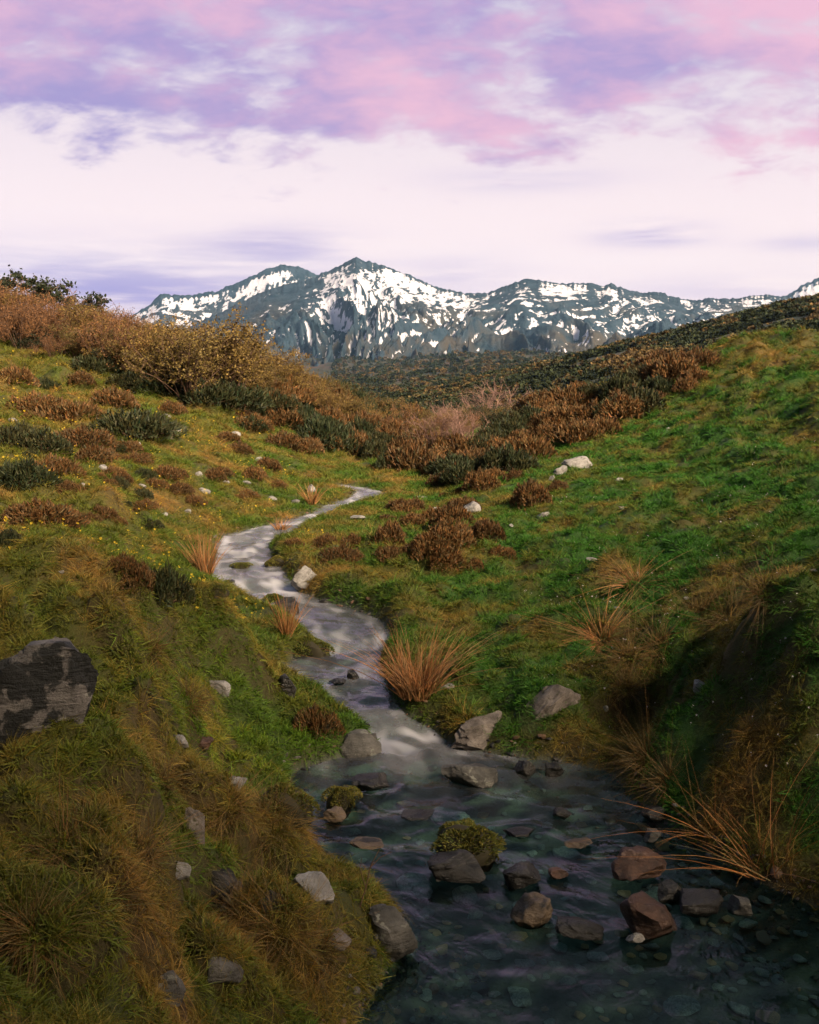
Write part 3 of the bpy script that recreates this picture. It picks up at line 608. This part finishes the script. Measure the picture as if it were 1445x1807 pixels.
rock(484, 1610, 58, 40, 'wet', 'dark pointed stone below the overhanging straw hummock', 13)
rock(590, 1668, 56, 36, 'slate', 'brown stone in the turf beside the dark block at the bank tip', 14)
rock(386, 1730, 72, 52, 'grey', 'grey stone low in the shaded foot of the left bank', 15)
rock(288, 1765, 66, 52, 'grey', 'rounded grey stone at the bottom of the left bank', 16)
rock(312, 1545, 44, 28, 'pale', 'whitish stone left of the eroded hollow', 17)
rock(340, 1475, 40, 66, 'slate', 'upright grey stone in the straw above the eroded hollow', 18)
rock(1150, 1655, 92, 84, 'brown', 'rounded reddish brown rock standing in the pool', 19, .9)
rock(1127, 1562, 104, 68, 'brown', 'dark brown rock behind the reddish brown one in the pool', 20, .9)
rock(946, 1634, 82, 58, 'tan', 'blocky tan and black rock in the pool', 21)
rock(1026, 1662, 90, 46, 'wet', 'low dark wedge rock next to the tan and black rock', 22, .8, 0, (0, .2))
rock(1238, 1618, 84, 54, 'wet', 'smooth blackish rock right of the brown rocks', 23)
rock(1186, 1592, 52, 44, 'wet', 'jagged small black rock between the brown and blackish rocks', 24)
rock(1312, 1612, 44, 36, 'grey', 'small grey rock by the right edge of the pool', 25)
rock(805, 1558, 108, 62, 'wet', 'wet black rock with moss on top in mid stream', 26, .8, .4, cuts=13)
rock(914, 1568, 82, 50, 'wet', 'smooth dark rock right of the mossy mid stream rock', 27)
rock(826, 1387, 106, 46, 'grey', 'long flat grey boulder in the water below the slate slab', 28, .6)
rock(928, 1374, 40, 36, 'wet', 'small dark stone at the foot of the right bank', 29)
rock(980, 1372, 36, 28, 'wet', 'dark stone under the eroded gap of the right bank', 30)
rock(586, 1450, 48, 28, 'tan', 'small tan stone in front of the round moss cushion', 31)
rock(655, 1398, 76, 34, 'wet', 'flat wet dark rock below the white water', 32, .8, .3)
rock(634, 1336, 80, 50, 'grey', 'grey boulder on the left shore beside the white water', 33)
rock(620, 1200, 26, 20, 'wet', 'larger black stone in the stream opposite the rush tussock', 34)
rock(594, 1208, 32, 14, 'wet', 'flat black stone in the stream opposite the rush tussock', 35)
rock(504, 1226, 36, 46, 'wet', 'dark stone jutting from the left bank below the mossy point', 36)
rock(506, 1086, 46, 36, 'wet', 'dark stone behind the small rush tuft in mid stream', 37)
rock(920, 1478, 62, 22, 'wet', 'flat black stone breaking the surface right of the moss cushion', 38)
rock(1026, 1498, 56, 18, 'tan', 'low brownish stone awash in the riffle', 39)
rock(1154, 1484, 34, 22, 'grey', 'small whitish grey stone at the right shore', 40)
rock(1162, 1450, 52, 30, 'wet', 'dark stone tucked under the right bank', 41)
rock(994, 1446, 34, 22, 'wet', 'small black stone alone in the upper riffle', 42)
rock(646, 1500, 62, 18, 'tan', 'tan stone just awash in the left of the riffle', 43)
rock(986, 1550, 34, 20, 'brown', 'small orange brown stone in the riffle', 44)
rock(1122, 1664, 34, 18, 'pale', 'small pale stone in the foam before the reddish brown rock', 45)
rock(740, 1448, 66, 20, 'wet', 'dark stone awash in mid stream above the moss cushion', 46)
rock(700, 1218, 44, 38, 'wet', 'dark stone at the foot of the big rush tussock', 47)
rock(735, 1228, 32, 22, 'brown', 'brownish stone at the foot of the big rush tussock', 48)
rock(1238, 1220, 28, 22, 'pale', 'pale stone under the hanging straw of the right bank', 49)
rock(1066, 1256, 16, 14, 'pale', 'tiny pale stone in the bare earth gap', 50)
rock(788, 1214, 30, 10, 'pale', 'flat white stone right of the big rush tussock', 51)
rock(404, 1030, 20, 9, 'wet', 'tiny dark stone in the bend of the upper stream', 52)
rock(572, 1064, 20, 8, 'wet', 'tiny dark stone under the pale tilted slab', 53)
rock(1024, 826, 60, 20, 'pale', 'largest white stone of the outcrop on the right meadow', 54, .7, .5, (.1, -.2), .1)
rock(990, 838, 30, 18, 'pale', 'left white stone of the outcrop on the right meadow', 55)
rock(975, 847, 16, 10, 'pale', 'smallest white stone of the outcrop on the right meadow', 56)
rock(960, 914, 34, 14, 'pale', 'pale flat stone on the meadow below the outcrop', 57, .6, .3, (.1, -.3), 0)
rock(830, 905, 38, 22, 'pale', 'rounded pale stone among the brown heather of the right bank', 58)
rock(632, 918, 32, 10, 'pale', 'pale flat stone above the bend of the upper stream', 59)
rock(549, 872, 18, 18, 'pale', 'upright white stone beside the farthest stretch of stream', 60)
for i, (a, b) in enumerate([(295,738),(310,762),(100,780),(245,788),(30,830),(60,892),(145,862),(395,852),(360,870),(480,882),(290,910),(435,854),(105,1012),(435,742),(350,840),(520,890),(455,815),(20,745),(180,830),(415,770),(330,905),(250,860)]):
    rock(a, b, random.uniform(11, 22), random.uniform(6, 11), 'pale', 'small pale stone among the heather of the left slope', 70+i, group='pale stones on the left slope', sub=2)
for i, (a, b) in enumerate([(770,900),(745,880),(1100,900),(900,930),(1045,990),(1090,1076),(1210,1060),(1440,1010),(1180,760),(1095,850)]):
    rock(a, b, random.uniform(12, 22), random.uniform(5, 9), 'pale', 'small pale stone in the right meadow turf', 110+i, group='pale stones on the right meadow', sub=2)
# stones lying on the bed of the pool
bedm = [with_mat(rock_mesh(200+k, 1, .8, .33, 10, 3, .05), M_STONE['bedgrey' if k % 3 else 'bedtan']) for k in range(9)]
g = np.random.default_rng(77); spots = []
for k in range(1500):
    a, b = g.uniform(560, 1445), g.uniform(1420, 1806)
    if b < 1600 and g.uniform() < .6: continue
    w_ = g.choice([18, 26, 38, 60, 84], p=[.38, .28, .2, .1, .04])
    if any((a-q[0])**2+((b-q[1])*1.6)**2 < (.52*(w_+q[2]))**2 for q in spots): continue
    X, Dd = on_water(a, b)
    if sdist(np.array([X]), np.array([Dd]))[0] > -.12: continue
    spots.append((a, b, w_))
    if len(spots) > 190: break
for k, (a, b, w_) in enumerate(spots):
    h = cast(a, b, water=False); s = px_size(h)*w_/2; o = new_obj('bed_stone', bedm[k % 9]); o.location = (h[0], h[1], h[2]+s*.12); o.scale = (s, s, s); o.rotation_euler = (g.normal(0, .1), g.normal(0, .1), g.uniform(0, 6.28))
    tag(o, ('small ' if w_ < 25 else 'large ' if w_ > 50 else 'flat ')+('grey' if k % 9 % 3 else 'tan')+' stone lying on the bed under the clear pool', 'stone', 'stones on the bed of the pool')

# gravel along the shore and in the shallows
pm = []
for k in range(4): q = rock_mesh(230+k, 1, .75, .5, 8, 2, .05); q.materials.clear(); vcol(q, 'bladevar', np.ones((len(q.vertices), 3))); pm.append(with_mat(q, M_PEBBLE))
x, y = polar_points(42000, 4, 20, 25, 91); e = sdist(x, y); k_ = (e > -.42) & (e < .07) & (g.uniform(size=len(x)) < np.where(e > -.12, .9, .3)); x, y = x[k_], y[k_]; n = len(x); c_ = np.array([[.06, .055, .05], [.13, .12, .105], [.16, .10, .065], [.03, .03, .03]])[g.integers(0, 4, n)]
scatter('gravel', np.stack([x, y, ground(x, y)+.002], 1), g.uniform(-.4, .4, (n, 3))*np.array([1, 1, 8]), .012*np.exp(g.normal(0, .55, n))*(.8+.03*y), g.integers(0, 4, n), c_*g.uniform(.7, 1.4, (n, 1)), pm, 'gravel and pebbles along the edges of the stream', 'gravel')

# ------------------------------------------------------------------ moss cushions and tussocks
mossm = [(core_mesh(300+k), moss_mesh(310+k)) for k in range(3)]
def cushion(px, py, wpx, hpx, k, label, lift=0.0, depth=.85):
    h = cast(px, py); s = px_size(h); e = new_obj('moss_cushion', None); e.location = (h[0], h[1]+wpx*s*.3, h[2]+lift-.01); e.scale = (wpx*s/2, wpx*s/2*depth, hpx*s*.92); e.rotation_euler = (0, 0, k*1.3); tag(e, label, 'moss')
    new_obj('soil_core', mossm[k % 3][0], e); new_obj('moss', mossm[k % 3][1], e)
cushion(498, 1446, 104, 52, 0, 'large mossy hummock at the left edge of the riffle')
cushion(603, 1424, 70, 32, 1, 'small round moss cushion in the stream')
cushion(822, 1524, 116, 44, 2, 'olive moss cushion capping the wet black rock', .05)
cushion(858, 1520, 66, 30, 1, 'drooping moss clump at the right of the capped black rock', .01)
cushion(545, 1160, 74, 34, 0, 'mossy tip of the grassy point in the stream')
cushion(555, 1285, 74, 36, 2, 'dark heathery clump leaning over the left water edge')
cushion(424, 1002, 40, 9, 1, 'low mossy islet in the upper bend')
cushion(480, 1062, 38, 14, 2, 'low mossy islet near the small rush tuft')
cushion(490, 1000, 50, 18, 0, 'mossy nose of the right bank at the upper bend')
cushion(380, 1050, 56, 20, 1, 'straw coloured hummock at the left of the upper bend')
def rush(px, py, wpx, hpx, n, seed, label, lean=.38, tilt=(0, 0), mat=None, wd=.0055, droop=.5, name='rush_tussock'):
    h = cast(px, py); s = px_size(h); H = hpx*s; P = blade_paths(n, wpx*s*.17, H*1.0, lean, droop, seed, K=6, hv=.5); me = with_mat(rib_mesh('blades', P, np.full(n, wd), seed, var=(.55, 1.35), warm=.12), mat or M_RUSH)
    e = new_obj(name, me); e.location = (h[0], h[1], h[2]-.02); e.rotation_euler = (tilt[0], tilt[1], 0); tag(e, label, 'grass tussock')
rush(735, 1222, 190, 98, 420, 1, 'big orange rush tussock on the right bank at the stream narrows', .36, wd=.0075, droop=.8)
rush(362, 1016, 60, 64, 240, 2, 'rust brown rush tussock at the left of the upper bend', .25, wd=.009)
rush(506, 1122, 44, 62, 150, 3, 'small orange rush tuft at the grassy point', .22, wd=.007)
rush(1350, 1530, 190, 150, 80, 4, 'sparse sprawling orange rushes over the right pool edge', .5, (0, -.4), wd=.0045)
rush(1250, 1460, 110, 90, 36, 14, 'thin straw stalks hanging over the right shore', .7, (.1, -.3), wd=.004)
rush(550, 890, 34, 34, 120, 5, 'pale rusty grass tuft beside the farthest stretch of stream', .3, wd=.011)
rush(495, 935, 40, 18, 100, 6, 'low straw tuft in the upper stream bend', .5, wd=.010)
rush(1062, 1128, 80, 48, 230, 7, 'golden dry grass tuft on the green right bank', .7, (.5, -.3), droop=.9)
rush(1120, 1030, 64, 36, 200, 8, 'pale dry grass tuft high on the right bank', .7, (.4, -.3), droop=.9)
for i, (a, b, w_, h_) in enumerate([(1110,1205,70,60),(1165,1190,80,66),(1230,1130,80,60),(1290,1150,90,80),(1105,1250,48,48),(1350,1090,80,60),(1140,1390,70,70),(1180,1420,60,60)]):
    h = cast(a, b-h_*.7); s = px_size(h); P = blade_paths(260, w_*s*.30, h_*s*.6, .8, 1.5, 40+i, K=6); me = with_mat(rib_mesh('blades', P, np.full(260, .0045), 40+i, warm=.12, var=(.4, 1.1)), M_STRAW)
    e = new_obj('hanging_grass', me); e.location = h; e.rotation_euler = (1.0, -.25, 0); e.scale = (.8, .8, .8); tag(e, 'dry brown grass hanging over the eroded edge of the right bank', 'grass tussock', 'hanging straw of the right bank')
for i, (a, b, w_, h_) in enumerate([(470,1500,110,70),(400,1460,90,60),(180,1640,110,90),(240,1560,90,80),(500,1690,120,80),(430,1660,100,70),(560,1720,90,60),(280,1420,80,60),(120,1540,90,80),(60,1700,100,90),(330,1270,70,50),(260,1180,70,50)]):
    h = cast(a, b-h_*.6); s = px_size(h); P = blade_paths(330, w_*s*.30, h_*s*.5, .8, 1.2, 60+i, K=6); me = with_mat(rib_mesh('blades', P, np.full(330, .0032), 60+i, warm=.14, var=(.4, 1.1)), M_STRAW)
    e = new_obj('straw_hummock', me); e.location = h; e.rotation_euler = (.75, .35, 0); tag(e, 'straw coloured grass hummock drooping down the left bank', 'grass tussock', 'straw hummocks of the left bank')
h = cast(635, 1600); g = np.random.default_rng(9); P = [np.array([[0,0,0],[.03,0,.10],[.05,.01,.2],[.10,.01,.30]]), np.array([[.05,.01,.2],[.10,.02,.25],[.16,.02,.28]]), np.array([[.03,0,.1],[.0,.02,.19],[.01,.02,.25]])]
o = new_obj('twig', with_mat(tubes('twig', P, [.004,.003,.003], [.002,.001,.001], 5), M_TWIG)); o.location = h; tag(o, 'thin bare twig rising from the tip of the left bank', 'twig')

# ------------------------------------------------------------------ heather clumps
def heath_parts(seed, mt):
    g = np.random.default_rng(seed); n = 2600; a = g.uniform(0, 6.28, n); r = g.uniform(0, 1, n)**.5; lump = 1+.25*np.sin(2*a+seed)+.15*np.sin(5*a+seed*2)
    x = r*np.cos(a)*lump; y = r*np.sin(a)*lump; z = .75*np.sqrt(np.clip(1-r*r, 0, 1))*(1+.35*fbm(x*2+seed, y*2, seed, 3))*g.uniform(.6, 1.05, n)
    C = np.stack([x, y, z], 1); N = np.stack([x*.7, y*.7, z+.5], 1)+g.normal(0, .4, (n, 3)); N /= np.linalg.norm(N, axis=1, keepdims=True); L = g.uniform(.07, .2, (n,1))
    V, Fc, cc = ribbons(np.stack([C-N*L*.5, C+N*L*.2, C+N*L*.6], 1), np.full(n, .045), seed, var=(.45, 1.6), warm=.16); me = mesh('foliage', V, Fc, False); vcol(me, 'bladevar', cc)
    paths = []
    for k in range(40): b = C[g.integers(0, n)]; paths.append(np.array([b*[.15,.15,0], b*[.6,.6,.55], b*.98]))
    return [('stems', with_mat(tubes('stems', paths, [.02]*40, [.006]*40), M_TWIG)), ('foliage', with_mat(me, mt))]
HB = [heath_parts(400+k, M_HEATH) for k in range(4)]; HG = [heath_parts(410+k, M_HEATHG) for k in range(3)]
def heath(px, py, wpx, hpx, kind, label, group=None):
    h = cast(px, py)
    if h is None: return
    if h[1] > 14.5 and h[1] < 24 and sdist(h[:1], h[1:2])[0] < 1.1: return
    s = px_size(h); parts = random.choice(HG if kind == 'green' else HB); e = plant('heather_clump', parts, (h[0], h[1]+wpx*s*.2, h[2]-.03), wpx*s/2, random.uniform(0, 6.28), label, 'shrub', group, squash=hpx*s/.8/(wpx*s/2))
LG = ('low brown heather clump on the yellow flowered left slope', 'heather clumps of the left slope'); LD = ('low dark green heath clump on the yellow flowered left slope', 'dark heath clumps of the left slope')
for a, b, w_, h_, k in [(290,700,110,40,'g'),(350,715,120,44,'g'),(400,722,120,46,'g'),(440,735,90,40,'g'),(470,745,60,26,'g'),(230,690,90,34,'g'),(160,660,90,34,'g'),(600,745,80,36,'g'),(650,750,80,36,'g'),(700,775,70,40,'g'),(230,775,150,52,'g'),(60,730,90,34,'b'),(110,745,110,40,'b'),(190,720,100,34,'b'),(20,790,90,40,'g'),(60,800,110,40,'g'),(140,790,100,36,'b'),(30,860,110,44,'g'),(90,840,80,34,'b'),(160,815,80,30,'b'),(60,925,110,40,'b'),(110,930,70,30,'b'),(15,965,50,34,'g'),(175,915,50,24,'b'),(290,845,60,24,'b'),(310,870,50,20,'b'),(385,915,70,30,'b'),(370,925,60,26,'g'),(340,890,40,18,'b'),(250,690,80,30,'g'),(330,690,90,34,'b'),(20,680,70,34,'b'),(300,730,60,22,'b'),(215,1005,50,30,'b'),
    (420,800,50,20,'b'),(470,830,60,24,'b'),(400,780,50,20,'b'),(440,760,60,26,'g'),(500,790,60,28,'b'),(540,800,60,30,'b'),(560,775,80,36,'g'),(620,800,80,40,'b'),(660,815,70,40,'g'),(600,765,80,36,'b'),(680,790,70,40,'b'),(520,760,70,30,'g'),(640,770,80,40,'b'),(690,830,60,34,'g'),(130,870,50,20,'b'),(210,850,50,18,'b'),(75,690,60,24,'g'),(140,680,60,24,'b'),(490,860,40,14,'b'),(265,930,40,16,'g')]:
    heath(a, b, w_, h_, 'green' if k == 'g' else 'brown', *(LD if k == 'g' else LG))
heath(285, 1062, 84, 62, 'green', 'black looking heather bush on the left bank above the straw tufts'); heath(240, 1035, 74, 44, 'brown', 'brown heather bush beside the black looking one on the left bank'); heath(750, 858, 110, 62, 'green', 'rounded dark evergreen bush where the valley narrows')
heath(556, 1292, 74, 44, 'brown', 'dark brown heather clump leaning over the left shore')
RG = ('rusty heather clump on the spur of the right bank', 'heather clumps of the right bank')
for a, b, w_, h_, k in [(1235,650,70,34,'b'),(1190,672,90,44,'b'),(1150,690,90,44,'g'),(1100,705,90,44,'g'),(1130,735,110,50,'g'),(1060,770,70,36,'b'),(1020,780,80,40,'b'),(1045,750,90,40,'b'),(980,760,80,36,'b'),(940,755,90,36,'g'),(960,730,90,36,'b'),(1010,725,90,34,'b'),(900,780,90,36,'g'),(870,800,80,30,'b'),(930,815,90,50,'b'),(895,835,100,50,'g'),(840,825,70,34,'b'),(850,865,70,36,'b'),(810,850,60,30,'b'),(940,893,80,44,'b'),(985,865,40,20,'b'),(800,930,90,40,'b'),(860,950,70,36,'b'),(790,965,110,44,'b'),(760,985,90,40,'b'),(690,960,70,40,'b'),(780,1000,90,34,'b'),(690,990,60,30,'b'),(600,990,70,30,'b'),(575,968,50,26,'b'),(650,922,50,18,'b'),(570,940,40,24,'b'),(520,965,40,18,'b'),(625,962,50,22,'b'),(730,930,60,26,'b'),(820,900,60,24,'b'),(1165,650,60,30,'b'),(1215,690,40,26,'b'),(880,985,60,24,'b'),(840,1000,40,18,'b')]:
    heath(a, b, w_, h_, 'green' if k == 'g' else 'brown', *(RG if k == 'b' else ('dark green heath clump on the spur of the right bank', 'dark heath clumps of the right bank')))

g = np.random.default_rng(89)
for i in range(110):
    a = g.uniform(420, 750); b = g.uniform(690, 835)
    if b < 660+.22*(a-380) or b > 760+.24*(a-420): continue
    w_ = g.uniform(44, 96); k = g.uniform() < .45
    heath(a, b, w_, w_*g.uniform(.38, .55), 'green' if k else 'brown', *(('dark shrub in the scrub below the thicket', 'dark shrubs below the thicket') if k else ('brown shrub in the scrub below the thicket', 'brown shrubs below the thicket')))
for i in range(60):
    a = g.uniform(760, 1230); b = 835-.40*(a-760)+g.uniform(-26, 44)
    w_ = g.uniform(40, 90); k = g.uniform() < .35
    heath(a, b, w_, w_*g.uniform(.38, .52), 'green' if k else 'brown', *(('dark shrub in the heath belt along the right spur', 'dark shrubs of the heath belt') if k else ('rusty shrub in the heath belt along the right spur', 'rusty shrubs of the heath belt')))
g = np.random.default_rng(88)
for i in range(70):
    a, b = g.uniform(0, 560), g.uniform(690, 940)
    if b < 690+.22*a or b > 950-.10*a: continue
    w_ = g.uniform(22, 52); k = g.uniform() < .3
    heath(a, b, w_, w_*g.uniform(.35, .5), 'green' if k else 'brown', *(('small dark heath tuft scattered on the left slope', 'small dark heath tufts of the left slope') if k else ('small brown heather tuft scattered on the left slope', 'small heather tufts of the left slope')))
for i in range(46):
    a = g.uniform(560, 1180); b = 1000-.55*(a-560)+g.uniform(-60, 40)
    if a < 700 and b > 960: continue
    w_ = g.uniform(24, 60); heath(a, b, w_, w_*g.uniform(.35, .5), 'brown', 'small rusty heather tuft on the spur of the right bank', 'small heather tufts of the right bank')

# ------------------------------------------------------------------ bushes and small trees
def bset(seed, mt, tw, **k):
    st, pts = bush_parts(seed, **k); out = [('stems', with_mat(st, tw))]
    if pts is not None: out.append(('crown', with_mat(leaf_mesh('crown', pts, k.get('leafsize', .03), seed, np.array([0, 0, .5])), mt)))
    return out
OL = [bset(500+k, M_OLIVE, M_TWIG, stems=18, leaves=8, leafsize=.017) for k in range(4)]; RU = [bset(510+k, M_RUST, M_TWIG, stems=17, leaves=6, leafsize=.015) for k in range(3)]
BA = [bset(520+k, M_RUST, M_PALETWIG, stems=13, leaves=0, twigs=9, twiglets=5, spread=.75) for k in range(2)]; DK = [bset(530+k, M_DARK, M_TWIG, stems=13, leaves=5, leafsize=.03, spread=.6) for k in range(2)]
TR = [bset(540+k, M_DARK, M_BARK, stems=5, twigs=9, twiglets=7, leaves=8, leafsize=.032, spread=.55, flat=.75, thick=.02) for k in range(2)]
def bush(px, py, hpx, sets, name, label, cat, group=None, wide=1.0):
    h = cast(px, py, water=False)
    if h is None: return
    s = px_size(h)*hpx; plant(name, random.choice(sets), (h[0], h[1], h[2]-.08), s*wide*1.05, random.uniform(0, 6.28), label, cat, group, squash=1/wide)
g = np.random.default_rng(21)
up = np.array([(0,565),(120,585),(200,612),(240,622),(330,640),(420,676),(520,700),(600,716),(700,742),(780,766)], float); lo = np.array([(0,622),(150,645),(260,676),(340,700),(420,690),(520,712),(600,748),(700,785),(780,805)], float)
for i in range(230):
    a = g.uniform(-30, 780); t_ = g.uniform(0, 1)**.8; b = np.interp(a, up[:,0], up[:,1])*(1-t_)+np.interp(a, lo[:,0], lo[:,1])*t_
    q = g.uniform(); near = 1.0 if a < 430 else .95
    if a < 250 and q < .55: bush(a, b, g.uniform(56, 84), RU, 'bush', 'rusty twiggy bush in the thicket high on the left hill', 'bush', 'rusty bushes of the left thicket', 1.0)
    elif q < .78: bush(a, b, g.uniform(48, 80)*(near-.26*(a > 430)-.12*(a > 620)), OL, 'bush', 'golden olive bush in the thicket '+('high on the left hill' if a < 260 else 'midway down the hillside' if a < 520 else 'running down into the valley'), 'bush', 'olive bushes of the left thicket', 1.15)
    elif q < .9: bush(a, b, g.uniform(34, 56)*near, RU, 'bush', 'rust tinged bush low on the left hillside', 'bush', 'rust bushes low on the left hillside', 1.2)
    else: bush(a, b, g.uniform(26, 42)*near, DK, 'bush', 'dark evergreen bush in the left thicket', 'bush', 'dark bushes of the left thicket', 1.4)
for a, b, h_ in [(330,705,120),(380,700,135),(290,690,110),(420,700,110),(480,700,84),(500,708,70)]: bush(a, b, h_, OL, 'bush', 'tall olive bush at the lower edge of the left thicket', 'bush', 'tall bushes edging the left thicket', 1.15)
for a, b, h_, l in [(62,560,84,'flat crowned small tree tallest on the left skyline'),(132,575,72,'flat crowned small tree second from the tallest on the left skyline'),(8,555,78,'flat crowned small tree at the left edge of the picture on the skyline'),(190,590,52,'low leafy tree lowest of the skyline trees on the left')]: bush(a, b, h_, TR, 'small_tree', l, 'tree', None, 1.2)
for a, b, h_, l in [(770,800,76,'bare reddish bush at the valley mouth nearest the dark evergreen'),(815,790,80,'bare pinkish bush in the middle of the valley mouth'),(865,755,84,'bare pale bush highest of those at the valley mouth'),(790,770,60,'bare reddish bush behind the others at the valley mouth')]: bush(a, b, h_, BA, 'bare_bush', l, 'bush', None, 1.25)
for i in range(60):
    a = g.uniform(760, 1110); b = g.uniform(712, 748)-.10*(a-760)*.5
    h = pt(a, b, g.uniform(48, 95)); zz = ground(np.array([h[0]]), np.array([h[1]]))[0]; s = g.uniform(.9, 1.9)*h[1]/70; q = g.uniform()
    plant('bush', random.choice(OL if q < .5 else RU if q < .8 else DK), (h[0], h[1], zz-.1), s, g.uniform(0, 6), *(('golden olive bush in the hollow beyond the stream', 'bush', 'olive bushes of the hollow') if q < .5 else ('rusty bush in the hollow beyond the stream', 'bush', 'rusty bushes of the hollow') if q < .8 else ('dark bush in the hollow beyond the stream', 'bush', 'dark bushes of the hollow')))

# ------------------------------------------------------------------ far woods (one mass)
def crown(seed, n=110):
    g = np.random.default_rng(seed); d = g.normal(size=(n, 3)); d /= np.linalg.norm(d, axis=1, keepdims=True); P = d*g.uniform(.55, 1.0, (n, 1))*np.array([.55, .55, .5])*(1+.25*np.sin(d[:,:1]*4+seed))+np.array([0, 0, .5])
    me = leaf_mesh('far_crown', P, .26, seed, d*1.2-0, (.5, 1.5), 1.1); return with_mat(me, M_FAR)
cr = [crown(600+k) for k in range(4)]; g = np.random.default_rng(31)
d = np.concatenate([g.uniform(125, 1050, 24000), np.exp(g.uniform(np.log(1200), np.log(4200), 15000))]); a = np.radians(g.uniform(-4, 27, len(d))); x = d*np.sin(a); y = d*np.cos(a); z = hills(x, y)
keep = (fbm(x/60, y/60, 77, 3) > -.35)
x, y, z, d = x[keep], y[keep], z[keep], d[keep]; q = sst(.0, .55, fbm(x/40, y/40, 78, 3)+g.normal(0, .28, len(x)))[:,None]
tint = np.array([.030, .040, .016])*(1-q)+np.array([.13, .085, .030])*q; tint = tint*g.uniform(.6, 1.4, (len(x), 1))
scatter('forest', np.stack([x, y, z-.3], 1), np.stack([0*x, 0*x, g.uniform(0, 6.28, len(x))], 1), (1.8+.0024*d)*g.uniform(.6, 1.4, len(x)), g.integers(0, 4, len(x)), tint, cr, 'dark wood and scrub covering the far ridge and valley floor', 'forest')

# ------------------------------------------------------------------ air
bm = bmesh.new(); bmesh.ops.create_cube(bm, size=1.0); me = bpy.data.meshes.new('haze'); bm.to_mesh(me); bm.free()
hz = new_obj('haze', me); hz.scale = (16000, 11200, 1130); hz.location = (0, 4200, 1130/2-330)
m, t, out = newmat('air'); pv = t.node('ShaderNodeVolumePrincipled', None, Density=2.2e-5, Anisotropy=.0); pv.inputs['Color'].default_value = (.34, .64, 1.0, 1); t.l.new(pv.outputs[0], out.inputs['Volume']); me.materials.append(m)
tag(hz, 'thin blue air between the stream and the mountains', 'haze', kind='stuff')

# ------------------------------------------------------------------ look-alikes that can be told apart by their place in the row
NUM = 'first second third fourth fifth sixth seventh eighth ninth tenth eleventh twelfth thirteenth fourteenth fifteenth sixteenth seventeenth eighteenth nineteenth twentieth'.split()
def ordinal(k):
    if k < 20: return NUM[k]
    t_ = ['twenty', 'thirty', 'forty', 'fifty', 'sixty', 'seventy', 'eighty', 'ninety'][(k+1)//10-2]; return t_[:-1]+'ieth' if (k+1) % 10 == 0 else t_+'-'+NUM[(k+1) % 10-1]
groups = {}
for o in COL.objects:
    if 'group' in o and 'label' in o: groups.setdefault(o['label'], []).append(o)
for lab, mem in groups.items():
    if 2 <= len(mem) <= 99:
        mem.sort(key=lambda o: o.location.x/max(o.location.y, .5))
        for k, o in enumerate(mem): o['label'] = lab+', '+ordinal(k)+' from the left'
